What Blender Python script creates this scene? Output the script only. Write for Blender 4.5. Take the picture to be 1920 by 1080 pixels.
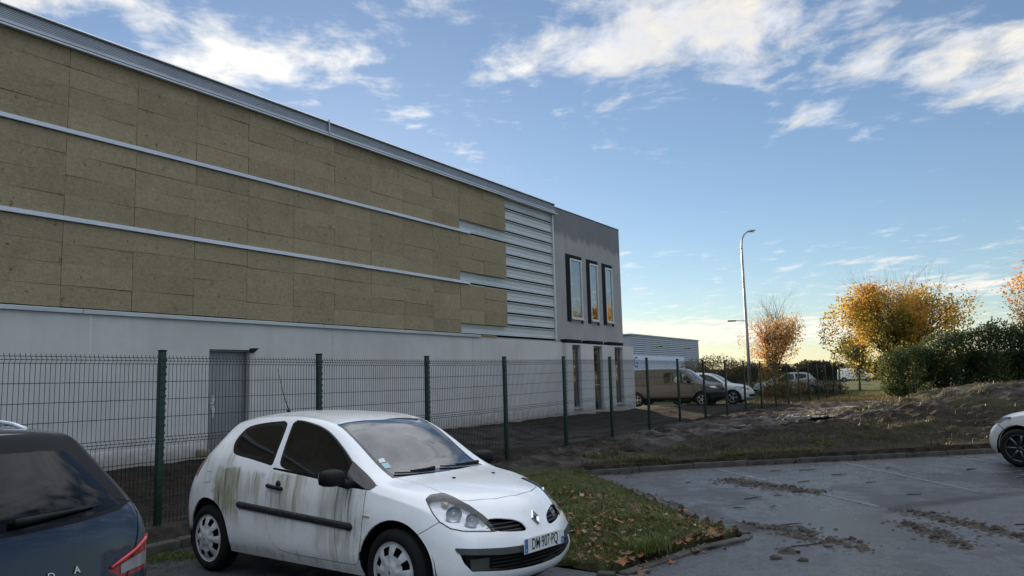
import bpy, bmesh, math, random
import numpy as np
from mathutils import Vector, Matrix

for _o in list(bpy.data.objects):
    bpy.data.objects.remove(_o, do_unlink=True)
SC = bpy.context.scene
COL = SC.collection
R = math.radians
RNG = np.random.default_rng(7)
random.seed(7)

# ------------------------------------------------------------------ camera
F_PX, PITCH, ROLL, CAM_Z = 1470.0, R(6.825), R(1.518), 1.5
_cd = bpy.data.cameras.new('camera')
CAM = bpy.data.objects.new('camera', _cd)
COL.objects.link(CAM)
_cd.sensor_width = 36.0
_cd.lens = 36.0 * F_PX / 1920.0
_cd.clip_start = 0.05
_cd.clip_end = 6000.0
_fwd = Vector((0, math.cos(PITCH), math.sin(PITCH)))
_up0 = Vector((0, -math.sin(PITCH), math.cos(PITCH)))
_r0 = Vector((1, 0, 0))
_right = _r0 * math.cos(ROLL) - _up0 * math.sin(ROLL)
_up = _r0 * math.sin(ROLL) + _up0 * math.cos(ROLL)
_m = Matrix((_right, _up, -_fwd)).transposed().to_4x4()
_m.translation = Vector((0, 0, CAM_Z))
CAM.matrix_world = _m
SC.camera = CAM

# ------------------------------------------------------------------ light
SUN_AZ, SUN_EL = R(-14.0), R(10.5)            # azimuth from +Y towards +X
SUN_DIR = Vector((math.sin(SUN_AZ) * math.cos(SUN_EL), math.cos(SUN_AZ) * math.cos(SUN_EL), math.sin(SUN_EL)))
SKY_STRENGTH, SUN_STRENGTH, EXPOSURE = 0.096, 2.9, 1.62
_sd = bpy.data.lights.new('sun', 'SUN')
SUN = bpy.data.objects.new('sun', _sd)
COL.objects.link(SUN)
_sd.energy = SUN_STRENGTH
_sd.angle = R(0.6)
_sd.color = (1.0, 0.80, 0.58)
SUN.rotation_euler = SUN_DIR.to_track_quat('Z', 'Y').to_euler()
SUN.location = (-20, 80, 40)

SC.view_settings.view_transform = 'Standard'
SC.view_settings.look = 'None'
SC.view_settings.exposure = EXPOSURE
SC.view_settings.gamma = 1.0
SC.view_settings.use_curve_mapping = False
SC.render.engine = 'CYCLES'
SC.cycles.use_denoising = True
try:
    SC.cycles.denoiser = 'OPENIMAGEDENOISE'
except Exception:
    pass
SC.cycles.max_bounces = 7
SC.cycles.transparent_max_bounces = 24
SC.cycles.caustics_reflective = False
SC.cycles.caustics_refractive = False
SC.cycles.sample_clamp_indirect = 6.0


class NT:
    """small helper to write node trees"""
    def __init__(self, tree):
        self.t = tree
        self.n = tree.nodes
        self.l = tree.links

    def node(self, typ, **kw):
        nd = self.n.new(typ)
        for k, v in kw.items():
            setattr(nd, k, v)
        return nd

    def put(self, sock, v):
        if isinstance(v, bpy.types.NodeSocket):
            self.l.new(v, sock)
        elif isinstance(v, bpy.types.Node):
            self.l.new(v.outputs[0], sock)
        else:
            if isinstance(v, (tuple, list)) and len(v) == 3 and sock.type == 'RGBA':
                v = (*v, 1.0)
            sock.default_value = v

    def math(self, op, a, b=0.0, c=None, clamp=False):
        nd = self.node('ShaderNodeMath', operation=op, use_clamp=clamp)
        self.put(nd.inputs[0], a)
        self.put(nd.inputs[1], b)
        if c is not None:
            self.put(nd.inputs[2], c)
        return nd.outputs[0]

    def vmath(self, op, a, b=(0, 0, 0)):
        nd = self.node('ShaderNodeVectorMath', operation=op)
        self.put(nd.inputs[0], a)
        if op == 'SCALE':
            self.put(nd.inputs['Scale'], b)
        else:
            self.put(nd.inputs[1], b)
        return nd.outputs['Value'] if op in ('DOT_PRODUCT', 'LENGTH', 'DISTANCE') else nd.outputs[0]

    def mix(self, fac, a, b, blend='MIX'):
        nd = self.node('ShaderNodeMix', data_type='RGBA', blend_type=blend)
        self.put(nd.inputs[0], fac)
        self.put(nd.inputs[6], a)
        self.put(nd.inputs[7], b)
        return nd.outputs[2]

    def ramp(self, v, lo, hi, a=0.0, b=1.0, smooth=False):
        nd = self.node('ShaderNodeMapRange', clamp=True)
        if smooth:
            nd.interpolation_type = 'SMOOTHSTEP'
        self.put(nd.inputs[0], v)
        for i, x in enumerate((lo, hi, a, b)):
            self.put(nd.inputs[1 + i], x)
        return nd.outputs[0]

    def noise(self, vec, scale, detail=4.0, rough=0.55, dist=0.0, col=False):
        nd = self.node('ShaderNodeTexNoise')
        self.put(nd.inputs['Vector'], vec)
        nd.inputs['Scale'].default_value = scale
        nd.inputs['Detail'].default_value = detail
        nd.inputs['Roughness'].default_value = rough
        nd.inputs['Distortion'].default_value = dist
        return nd.outputs[1 if col else 0]

    def sep(self, v):
        nd = self.node('ShaderNodeSeparateXYZ')
        self.put(nd.inputs[0], v)
        return nd.outputs

    def comb(self, x, y, z):
        nd = self.node('ShaderNodeCombineXYZ')
        for i, v in enumerate((x, y, z)):
            self.put(nd.inputs[i], v)
        return nd.outputs[0]

    def coord(self, which='Object'):
        return self.node('ShaderNodeTexCoord').outputs[which]

    def mapping(self, v, scale=(1, 1, 1), loc=(0, 0, 0), rot=(0, 0, 0)):
        nd = self.node('ShaderNodeMapping')
        self.put(nd.inputs[0], v)
        nd.inputs['Location'].default_value = loc
        nd.inputs['Rotation'].default_value = rot
        nd.inputs['Scale'].default_value = scale
        return nd.outputs[0]

    def bump(self, h, strength, dist=0.01, normal=None):
        nd = self.node('ShaderNodeBump')
        nd.inputs['Strength'].default_value = strength
        nd.inputs['Distance'].default_value = dist
        self.put(nd.inputs['Height'], h)
        if normal is not None:
            self.put(nd.inputs['Normal'], normal)
        return nd.outputs[0]


# ------------------------------------------------------------------ world: sky with drifting clouds
WORLD = bpy.data.worlds.new('World')
SC.world = WORLD
WORLD.use_nodes = True
_w = NT(WORLD.node_tree)
_w.n.clear()
_sky = _w.node('ShaderNodeTexSky', sky_type='NISHITA')
_sky.sun_disc = False
_sky.sun_elevation = SUN_EL
_sky.sun_rotation = SUN_AZ
_sky.altitude = 50.0
_sky.air_density = 1.0
_sky.dust_density = 0.09
_sky.ozone_density = 2.2
_dir = _w.coord('Generated')
_sx = _w.sep(_dir)
_zc = _w.math('ADD', _w.math('MAXIMUM', _sx[2], 0.0), 0.035)
_px = _w.math('DIVIDE', _sx[0], _zc)
_py = _w.math('DIVIDE', _sx[1], _zc)
_pl = _w.comb(_px, _py, 0.0)                       # position on the cloud layer
_warp = _w.noise(_pl, 1.1, 3.0, 0.5, col=True)
_plw = _w.vmath('ADD', _pl, _w.vmath('SCALE', _w.vmath('SUBTRACT', _warp, (0.5, 0.5, 0.5)), 0.30))
_str = _w.mapping(_plw, scale=(1.25, 0.72, 1.0), rot=(0, 0, R(-8)))
_n1 = _w.noise(_str, 3.6, 10.0, 0.60, 0.1)
_n0 = _w.noise(_pl, 0.55, 2.0, 0.5)


def _blob(cx, cy, rx, ry, ang, amp):
    d = _w.mapping(_w.vmath('SUBTRACT', _plw, (cx, cy, 0)), rot=(0, 0, R(ang)), scale=(1, 1, 1))
    d = _w.vmath('DIVIDE', d, (rx, ry, 1))
    r = _w.vmath('LENGTH', d)
    return _w.math('MULTIPLY', _w.ramp(r, 0.15, 1.25, 1.0, 0.0, True), amp)


# banks of the drifting layer: centre, radii, turn, weight
CLOUD_BANKS = [(.46, 2.07, .60, .34, 0, .29), (1.52, 2.30, .52, .42, -25, .31), (1.08, 2.70, .26, .13, -35, .24), (-.70, 2.07, .40, .26, 12, .27),
               (-.30, 2.24, .25, .08, 0, .10), (-1.05, 1.78, .30, .20, 0, .22), (4.1, 6.7, 1.3, .9, -20, .26), (2.6, 11.0, 5.0, 2.6, 0, .30), (2.5, 5.5, .35, .25, 0, .12),
               (.4, .9, 2.8, .95, 0, .13), (.9, 3.9, 2.6, 1.25, 0, -.13), (-3.5, 1.5, 1.6, 1.4, 0, .12), (4.2, 1.8, 1.8, 1.4, 0, .12), (0.3, -2.5, 4.0, 2.5, 0, .10)]
_sum = _w.math('MULTIPLY', _w.math('SUBTRACT', _n0, 0.5), 0.25)
for _bk in CLOUD_BANKS:
    _sum = _w.math('ADD', _sum, _blob(*_bk))
_dens = _w.math('ADD', _w.math('ADD', _n1, _sum), _w.ramp(_sx[2], 0.48, 0.72, 0.0, 0.32, True))   # unseen cloud added overhead to lift the light on level surfaces
_mask = _w.ramp(_dens, 0.57, 0.86, 0.0, 1.0, True)
_wisp = _w.ramp(_w.math('ADD', _dens, _w.math('MULTIPLY', _w.math('SUBTRACT', _w.noise(_w.mapping(_plw, scale=(0.8, 1.3, 1.0), rot=(0, 0, R(-25))), 6.5, 8.0, 0.66), 0.5), 0.55)), 0.53, 0.80, 0.0, 0.55, True)
_mask = _w.math('MAXIMUM', _mask, _wisp)
_low = _w.ramp(_sx[2], 0.005, 0.02, 0.0, 1.0)
_mask = _w.math('MULTIPLY', _mask, _low)
_fine = _w.noise(_str, 8.0, 6.0, 0.62)
_sund = _w.vmath('DOT_PRODUCT', _dir, tuple(SUN_DIR))
_cl = _w.mix(_w.ramp(_w.math('ADD', _dens, _w.math('MULTIPLY', _w.math('SUBTRACT', _fine, 0.5), 0.5)), 0.60, 0.85), (0.345, 0.345, 0.355), (0.265, 0.268, 0.28))
_cl = _w.mix(_w.ramp(_fine, 0.38, 0.70), _cl, _w.mix(_w.ramp(_sund, 0.35, 0.70), (0.40, 0.42, 0.46), (0.345, 0.322, 0.275)))
_cl = _w.mix(_w.ramp(_sund, 0.90, 1.0), _cl, (0.47, 0.44, 0.38))
_cl = _w.mix(_w.math('MULTIPLY', _w.ramp(_sx[2], 0.02, 0.16, 1.0, 0.0), _w.ramp(_sund, 0.2, 0.8)), _cl, (0.40, 0.355, 0.31))
_cl = _w.mix(_w.ramp(_sx[2], 0.46, 0.70), _cl, _w.mix(_w.ramp(_fine, 0.35, 0.65), (0.36, 0.385, 0.43), (0.47, 0.495, 0.54)))  # added overhead cover is coloured brighter for more light from above
_bg1 = _w.node('ShaderNodeBackground')
_w.put(_bg1.inputs[0], _w.mix(1.0, _w.mix(0.12, _sky.outputs[0], (3.6, 4.1, 4.8)), (0.425, 0.435, 0.475), 'MULTIPLY'))
_bg1.inputs[1].default_value = SKY_STRENGTH
_bg2 = _w.node('ShaderNodeBackground')
_w.put(_bg2.inputs[0], _cl)
_bg2.inputs[1].default_value = 1.0
_ms = _w.node('ShaderNodeMixShader')
_w.put(_ms.inputs[0], _w.math('MULTIPLY', _mask, 0.93))
_w.l.new(_bg1.outputs[0], _ms.inputs[1])
_w.l.new(_bg2.outputs[0], _ms.inputs[2])
_wo = _w.node('ShaderNodeOutputWorld')
_w.l.new(_ms.outputs[0], _wo.inputs[0])


# ------------------------------------------------------------------ helpers: materials
MATS = {}


def mat_new(name):
    m = bpy.data.materials.new(name)
    m.use_nodes = True
    t = NT(m.node_tree)
    t.n.clear()
    out = t.node('ShaderNodeOutputMaterial')
    b = t.node('ShaderNodeBsdfPrincipled')
    t.l.new(b.outputs[0], out.inputs[0])
    MATS[name] = m
    return m, t, b, out


def pm(name, col, rough=0.6, metal=0.0, var=0.12, scale=3.0, dark=None, bump=0.0, bscale=60.0, coat=0.0, spec=0.5, col2=None, rvar=0.0, bdist=0.004):
    """plain procedural material: two noise scales vary the colour, a fine one gives relief"""
    m, t, b, out = mat_new(name)
    co = t.coord()
    n = t.noise(co, scale, 6.0, 0.6)
    n2 = t.noise(co, scale * 9.0, 4.0, 0.6)
    c2 = col2 if col2 else tuple(c * (1 - var) for c in col)
    c1 = tuple(min(1, c * (1 + var)) for c in col)
    c = t.mix(t.ramp(n, 0.3, 0.7), c2, c1)
    c = t.mix(t.math('MULTIPLY', n2, var), c, tuple(x * 0.6 for x in col))
    t.put(b.inputs['Base Color'], c)
    t.put(b.inputs['Roughness'], t.ramp(n, 0.3, 0.7, rough - rvar, rough + rvar) if rvar else rough)
    b.inputs['Metallic'].default_value = metal
    b.inputs['Specular IOR Level'].default_value = spec
    if coat:
        b.inputs['Coat Weight'].default_value = coat
        b.inputs['Coat Roughness'].default_value = 0.06
    if bump:
        t.put(b.inputs['Normal'], t.bump(t.noise(co, bscale, 3.0, 0.6), bump, bdist))
    return m


def glass_mat(name, tint=(0.25, 0.3, 0.3), ior=1.5, rough=0.02, boost=1.0, dirt=0.0):
    """thin glass sheet: tinted transmission plus a Fresnel reflection"""
    m = bpy.data.materials.new(name)
    m.use_nodes = True
    t = NT(m.node_tree)
    t.n.clear()
    out = t.node('ShaderNodeOutputMaterial')
    tr = t.node('ShaderNodeBsdfTransparent')
    tr.inputs[0].default_value = (*tint, 1)
    gl = t.node('ShaderNodeBsdfGlossy')
    gl.inputs[1].default_value = rough
    gl.inputs[0].default_value = (1, 1, 1, 1)
    fr = t.node('ShaderNodeFresnel')
    fr.inputs[0].default_value = ior
    fac = t.math('MULTIPLY', fr, boost, clamp=True)
    ms = t.node('ShaderNodeMixShader')
    t.put(ms.inputs[0], fac)
    t.l.new(tr.outputs[0], ms.inputs[1])
    t.l.new(gl.outputs[0], ms.inputs[2])
    res = ms
    if dirt:
        df = t.node('ShaderNodeBsdfDiffuse')
        df.inputs[0].default_value = (0.30, 0.30, 0.28, 1)
        ms2 = t.node('ShaderNodeMixShader')
        t.put(ms2.inputs[0], t.ramp(t.noise(t.coord(), 2.2, 6.0, 0.6), 0.3, 0.75, dirt * 0.3, dirt))
        t.l.new(ms.outputs[0], ms2.inputs[1])
        t.l.new(df.outputs[0], ms2.inputs[2])
        res = ms2
    t.l.new(res.outputs[0], out.inputs[0])
    MATS[name] = m
    return m


# ------------------------------------------------------------------ helpers: objects
def tag(o, label=None, cat=None, group=None, kind=None):
    if label:
        o['label'] = label
    if cat:
        o['category'] = cat
    if group:
        o['group'] = group
    if kind:
        o['kind'] = kind
    return o


def empty(name, loc=(0, 0, 0), rz=0.0, label=None, cat=None, group=None):
    o = bpy.data.objects.new(name, None)
    COL.objects.link(o)
    o.location = loc
    o.rotation_euler = (0, 0, rz)
    o.empty_display_size = 0.2
    return tag(o, label, cat, group)


def link_mesh(name, me, parent=None, loc=None):
    o = bpy.data.objects.new(name, me)
    COL.objects.link(o)
    if parent is not None:
        o.parent = parent
    if loc is not None:
        o.location = loc
    return o


def copy_tree(o, parent=None):
    c = o.copy()
    COL.objects.link(c)
    c.parent = parent
    for ch in list(o.children):
        copy_tree(ch, c)
    return c


class MB:
    """collects vertices and faces, then builds ONE mesh"""
    def __init__(self):
        self.v, self.f, self.mi = [], [], []
        self.sm = []

    def add(self, vs, fs, mi=0, smooth=False):
        n = len(self.v)
        self.v.extend([tuple(map(float, p)) for p in vs])
        for f in fs:
            self.f.append([n + i for i in f])
            self.mi.append(mi)
            self.sm.append(smooth)
        return self

    def box(self, a, b, mi=0, bev=0.0):
        x0, y0, z0 = [min(a[i], b[i]) for i in range(3)]
        x1, y1, z1 = [max(a[i], b[i]) for i in range(3)]
        if bev <= 0:
            vs = [(x0, y0, z0), (x1, y0, z0), (x1, y1, z0), (x0, y1, z0), (x0, y0, z1), (x1, y0, z1), (x1, y1, z1), (x0, y1, z1)]
            fs = [(0, 3, 2, 1), (4, 5, 6, 7), (0, 1, 5, 4), (1, 2, 6, 5), (2, 3, 7, 6), (3, 0, 4, 7)]
            return self.add(vs, fs, mi)
        c = min(bev, (x1 - x0) / 2.01, (y1 - y0) / 2.01, (z1 - z0) / 2.01)
        bm = bmesh.new()
        vs = [bm.verts.new(p) for p in [(x0, y0, z0), (x1, y0, z0), (x1, y1, z0), (x0, y1, z0), (x0, y0, z1), (x1, y0, z1), (x1, y1, z1), (x0, y1, z1)]]
        for f in [(0, 3, 2, 1), (4, 5, 6, 7), (0, 1, 5, 4), (1, 2, 6, 5), (2, 3, 7, 6), (3, 0, 4, 7)]:
            bm.faces.new([vs[i] for i in f])
        bmesh.ops.bevel(bm, geom=bm.edges[:], offset=c, segments=2, profile=0.5, affect='EDGES')
        bm.verts.index_update()
        self.add([v.co for v in bm.verts], [[v.index for v in f.verts] for f in bm.faces], mi, True)
        bm.free()
        return self

    def tube(self, pts, rad, n=8, mi=0, caps=True, smooth=True):
        pts = [Vector(p) for p in pts]
        rads = rad if isinstance(rad, (list, tuple)) else [rad] * len(pts)
        vs, fs = [], []
        prev = None
        for i, p in enumerate(pts):
            a = pts[max(i - 1, 0)]
            b = pts[min(i + 1, len(pts) - 1)]
            d = (b - a)
            if d.length < 1e-9:
                d = Vector((0, 0, 1))
            d.normalize()
            if prev is None:
                ref = Vector((0, 0, 1)) if abs(d.z) < 0.9 else Vector((1, 0, 0))
                x = d.cross(ref).normalized()
            else:
                x = (prev - d * prev.dot(d))
                if x.length < 1e-6:
                    x = d.orthogonal()
                x.normalize()
            prev = x
            y = d.cross(x)
            for k in range(n):
                t = 2 * math.pi * k / n
                vs.append(p + (x * math.cos(t) + y * math.sin(t)) * rads[i])
        for i in range(len(pts) - 1):
            for k in range(n):
                k2 = (k + 1) % n
                fs.append((i * n + k, i * n + k2, (i + 1) * n + k2, (i + 1) * n + k))
        if caps:
            fs.append(tuple(range(n - 1, -1, -1)))
            fs.append(tuple(range((len(pts) - 1) * n, len(pts) * n)))
        return self.add(vs, fs, mi, smooth)

    def lathe(self, prof, n=32, axis='y', mi=0, center=(0, 0, 0), closed=False):
        """prof: (radius, along) pairs turned about an axis"""
        vs, fs = [], []
        for r, a in prof:
            for k in range(n):
                t = 2 * math.pi * k / n
                c, s = r * math.cos(t), r * math.sin(t)
                p = {'y': (c, a, s), 'z': (c, s, a), 'x': (a, c, s)}[axis]
                vs.append((p[0] + center[0], p[1] + center[1], p[2] + center[2]))
        m = len(prof)
        for i in range(m - 1 + (1 if closed else 0)):
            i2 = (i + 1) % m
            for k in range(n):
                k2 = (k + 1) % n
                fs.append((i * n + k, i * n + k2, i2 * n + k2, i2 * n + k))
        return self.add(vs, fs, mi, True)

    def prism(self, poly, thick, frame, mi=0):
        """poly: 2D points; frame: (origin, ex, ey, en) ; extruded along en"""
        o, ex, ey, en = [Vector(v) for v in frame]
        n = len(poly)
        vs = [o + ex * p[0] + ey * p[1] for p in poly] + [o + ex * p[0] + ey * p[1] + en * thick for p in poly]
        fs = [tuple(range(n - 1, -1, -1)), tuple(range(n, 2 * n))]
        fs += [(i, (i + 1) % n, n + (i + 1) % n, n + i) for i in range(n)]
        return self.add(vs, fs, mi)

    def quads_np(self, V, mi=0):
        n = len(self.v)
        q = len(V) // 4
        self.v.extend(map(tuple, V.tolist()))
        self.f.extend([[n + 4 * i, n + 4 * i + 1, n + 4 * i + 2, n + 4 * i + 3] for i in range(q)])
        self.mi.extend([mi] * q)
        self.sm.extend([False] * q)
        return self

    def mesh(self, name, mats, smooth=None, angle=None):
        me = bpy.data.meshes.new(name)
        me.from_pydata(self.v, [], self.f)
        for m in (mats if isinstance(mats, (list, tuple)) else [mats]):
            me.materials.append(MATS[m] if isinstance(m, str) else m)
        me.polygons.foreach_set('material_index', np.array(self.mi, dtype=np.int32))
        sm = np.array(self.sm if smooth is None else [smooth] * len(self.f), dtype=bool)
        me.polygons.foreach_set('use_smooth', sm)
        me.update()
        if angle is not None:
            me.set_sharp_from_angle(angle=R(angle))
        return me

    def build(self, name, mats, parent=None, smooth=None, loc=None, angle=None):
        return link_mesh(name, self.mesh(name, mats, smooth, angle), parent, loc)


def np_mesh(name, V, F, mat, smooth=False, cols=None):
    """fast mesh from numpy arrays; F is (n,3) or (n,4)"""
    me = bpy.data.meshes.new(name)
    nv, nf, k = len(V), len(F), F.shape[1]
    me.vertices.add(nv)
    me.vertices.foreach_set('co', np.ascontiguousarray(V, dtype=np.float32).ravel())
    me.loops.add(nf * k)
    me.loops.foreach_set('vertex_index', np.ascontiguousarray(F, dtype=np.int32).ravel())
    me.polygons.add(nf)
    me.polygons.foreach_set('loop_start', np.arange(nf, dtype=np.int32) * k)
    me.polygons.foreach_set('use_smooth', np.full(nf, smooth))
    me.update(calc_edges=True)
    me.materials.append(MATS[mat] if isinstance(mat, str) else mat)
    if cols is not None:
        a = me.color_attributes.new('tone', 'FLOAT_COLOR', 'POINT')
        c = np.ones((nv, 4), dtype=np.float32)
        c[:, :cols.shape[1]] = cols
        a.data.foreach_set('color', c.ravel())
    return me


def smoothstep(a, b, x):
    t = np.clip((np.asarray(x, float) - a) / (b - a), 0, 1)
    return t * t * (3 - 2 * t)


def vnoise(x, y, seed=0):
    """value noise on numpy arrays"""
    xi = np.floor(x).astype(np.int64)
    yi = np.floor(y).astype(np.int64)
    xf, yf = x - xi, y - yi
    u, v = xf * xf * (3 - 2 * xf), yf * yf * (3 - 2 * yf)

    def h(a, b):
        n = (a * 374761393 + b * 668265263 + seed * 974634777) & 0xffffffff
        n = ((n ^ (n >> 13)) * 1274126177) & 0xffffffff
        return ((n ^ (n >> 16)) & 0xffff) / 65535.0
    return (h(xi, yi) * (1 - u) + h(xi + 1, yi) * u) * (1 - v) + (h(xi, yi + 1) * (1 - u) + h(xi + 1, yi + 1) * u) * v


def fbm(x, y, octs=4, seed=0, gain=0.5):
    s, a, t = 0.0, 1.0, 0.0
    for i in range(octs):
        s = s + a * (vnoise(x * 2 ** i + 17.3 * i, y * 2 ** i - 9.1 * i, seed + i) - 0.5)
        t += a
        a *= gain
    return s / t


def poly_sdf(P, poly):
    """signed distance (negative inside) of 2D points to a closed polygon"""
    poly = np.asarray(poly, float)
    n = len(poly)
    d = np.full(len(P), 1e18)
    inside = np.zeros(len(P), bool)
    for i in range(n):
        a, b = poly[i], poly[(i + 1) % n]
        e = b - a
        w = P - a
        t = np.clip((w @ e) / (e @ e + 1e-18), 0, 1)
        q = w - t[:, None] * e
        d = np.minimum(d, (q * q).sum(1))
        c = (a[1] > P[:, 1]) != (b[1] > P[:, 1])
        with np.errstate(divide='ignore', invalid='ignore'):
            xi = (b[0] - a[0]) * (P[:, 1] - a[1]) / (b[1] - a[1] + 1e-18) + a[0]
        inside ^= c & (P[:, 0] < xi)
    d = np.sqrt(d)
    return np.where(inside, -d, d)


def round_poly(pts, it=2):
    """corner-cutting keeps an outline soft"""
    p = np.asarray(pts, float)
    for _ in range(it):
        q = np.roll(p, -1, 0)
        p = np.stack([p * 0.8 + q * 0.2, p * 0.2 + q * 0.8], 1).reshape(-1, p.shape[1])
    return p


# ------------------------------------------------------------------ car materials
def white_paint_dirty(name, col=(0.90, 0.905, 0.905)):
    """white lacquer, with green-brown algae runs on the flanks of the car that never moves"""
    m, t, b, out = mat_new(name)
    co = t.coord()
    x, y, z = t.sep(co)[0:3]
    run = t.mapping(co, scale=(16.0, 3.0, 1.3))
    n1 = t.noise(run, 1.0, 5.0, 0.62, 0.2)
    run2 = t.mapping(co, scale=(42.0, 6.0, 2.0))
    n2 = t.noise(run2, 1.0, 3.0, 0.6)
    nb = t.noise(co, 2.6, 3.0, 0.5)

    wob = t.noise(co, 3.5, 5.0, 0.65, col=True)
    wx, wy, wz = t.sep(t.vmath('SUBTRACT', wob, (0.5, 0.5, 0.5)))[0:3]
    x = t.math('ADD', x, t.math('MULTIPLY', wx, .42))
    z = t.math('ADD', z, t.math('MULTIPLY', wz, .22))

    def zone(x0, x1, z0, z1, soft=0.10):
        a = t.math('MULTIPLY', t.ramp(x, x0 - soft, x0 + soft * .4, 0, 1, True), t.ramp(x, x1 - soft, x1 + soft, 1, 0, True))
        c = t.math('MULTIPLY', t.ramp(z, z0 - .12, z0 + .18, 0, 1, True), t.ramp(z, z1 - .02, z1 + .03, 1, 0, True))
        return t.math('MULTIPLY', a, c)
    flank = t.ramp(t.math('ABSOLUTE', y), 0.60, 0.72, 0, 1)
    zs = t.math('MULTIPLY', zone(.22, .62, .48, .99, .05), 1.25)
    zs = t.math('MAXIMUM', zs, t.math('MULTIPLY', zone(.40, .98, .66, .96, .06), 1.0))
    zs = t.math('MAXIMUM', zs, t.math('MULTIPLY', zone(1.12, 1.62, .55, .97, .10), .80))
    zs = t.math('MAXIMUM', zs, t.math('MULTIPLY', zone(1.75, 2.25, .30, .90, .12), .85))
    zs = t.math('MAXIMUM', zs, t.math('MULTIPLY', zone(.90, 2.25, .45, .92, .10), .36))
    zs = t.math('MAXIMUM', zs, t.math('MULTIPLY', zone(.0, .45, .80, 1.2, .10), .45))
    zs = t.math('MAXIMUM', zs, t.math('MULTIPLY', zone(.40, 2.3, .18, .30, .05), .55))
    zs = t.math('MULTIPLY', zs, flank)
    film = t.math('MULTIPLY', zs, t.ramp(t.math('ADD', t.math('MULTIPLY', n1, .65), t.math('MULTIPLY', nb, .45)), .36, .64, 0, 1), clamp=True)
    dark = t.math('MULTIPLY', zs, t.math('MULTIPLY', t.ramp(n2, .50, .62, 0, 1), t.ramp(n1, .45, .58, 0, 1)), clamp=True)
    grime = t.noise(co, 5.0, 6.0, 0.65)
    c = t.mix(t.ramp(grime, .40, .8, 0, .18), col, (0.52, 0.51, 0.46))
    c = t.mix(t.math('MULTIPLY', film, .82), c, (0.26, 0.245, 0.11))
    c = t.mix(t.math('MULTIPLY', dark, .85), c, (0.045, 0.045, 0.02))
    t.put(b.inputs['Base Color'], c)
    t.put(b.inputs['Roughness'], t.math('ADD', t.ramp(grime, .3, .8, .18, .36), t.math('MULTIPLY', film, .35)))
    b.inputs['Coat Weight'].default_value = 0.6
    b.inputs['Coat Roughness'].default_value = 0.06
    return m


def streak_plastic(name):
    m, t, b, out = mat_new(name)
    co = t.coord()
    n = t.noise(t.mapping(co, scale=(9, 3, 30)), 1.0, 5.0, .6)
    t.put(b.inputs['Base Color'], t.mix(t.ramp(n, .52, .72, 0, .7), (0.012, 0.013, 0.014), (0.10, 0.10, 0.05)))
    t.put(b.inputs['Roughness'], t.ramp(n, .3, .7, .45, .75))
    return m


white_paint_dirty('white_paint')
streak_plastic('rub_strip')
pm('white_paint_clean', (0.76, 0.77, 0.78), .28, 0, .04, 2.0, coat=.5)
pm('silver_paint', (0.42, 0.43, 0.44), .32, .6, .06, 2.0, coat=.6)
pm('pearl_paint', (0.62, 0.62, 0.62), .30, .2, .05, 2.0, coat=.6)
pm('brown_paint', (0.070, 0.066, 0.062), .38, .15, .12, 2.0, coat=.5)
pm('blue_black_paint', (0.006, 0.017, 0.042), .22, .25, .12, 2.5, coat=.8)
pm('black_gloss', (0.006, 0.006, 0.007), .12, 0, .2, 4, coat=.4)
pm('black_plastic', (0.007, 0.007, 0.008), .6, 0, .25, 6, bump=.15, bscale=300, spec=.25)
pm('grey_plastic', (0.055, 0.058, 0.056), .50, 0, .15, 6, bump=.1, bscale=300)
pm('tyre', (0.011, 0.011, 0.011), .85, 0, .3, 14, bump=.25, bscale=120, spec=.2)
pm('wheel_cap', (0.58, 0.59, 0.60), .38, .25, .18, 8, rvar=.1)
pm('alloy', (0.50, 0.50, 0.50), .30, .9, .1, 8)
pm('dark_alloy', (0.10, 0.10, 0.105), .32, .8, .15, 8)
pm('dark_metal', (0.03, 0.03, 0.03), .55, .6, .3, 8)
pm('chrome', (0.75, 0.76, 0.78), .10, 1.0, .05, 4)
pm('reflector', (0.90, 0.91, 0.93), .24, .45, .05, 18)
pm('lamp_amber', (0.75, 0.62, 0.45), .25, .2, .1, 6)
pm('lamp_red', (0.30, 0.012, 0.012), .18, 0, .2, 8, coat=.6)
pm('seat_cloth', (0.085, 0.085, 0.085), .9, 0, .3, 20, bump=.2, bscale=200)
pm('headlining', (0.055, 0.055, 0.05), .95, 0, .1, 5)
pm('plate_white', (0.74, 0.75, 0.73), .38, 0, .06, 14)
pm('plate_blue', (0.03, 0.14, 0.52), .38, 0, .08, 10)
pm('plate_black', (0.01, 0.01, 0.01), .45, 0, .1, 10)
pm('sticker_green', (0.36, 0.62, 0.62), .5, 0, .2, 40)
pm('sticker_white', (0.70, 0.74, 0.76), .5, 0, .15, 40)
glass_mat('window_glass', (0.52, 0.58, 0.54), 1.52, .015, 1.0, .05)
glass_mat('tinted_glass', (0.30, 0.34, 0.32), 1.52, .015, 1.0, .05)
glass_mat('windscreen_glass', (0.30, 0.36, 0.38), 1.6, .02, 1.8, .04)
glass_mat('lamp_glass', (0.93, 0.95, 0.97), 1.45, .01, 1.0, .05)
glass_mat('rear_glass', (0.05, 0.07, 0.09), 1.5, .02, .75, .01)


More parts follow.
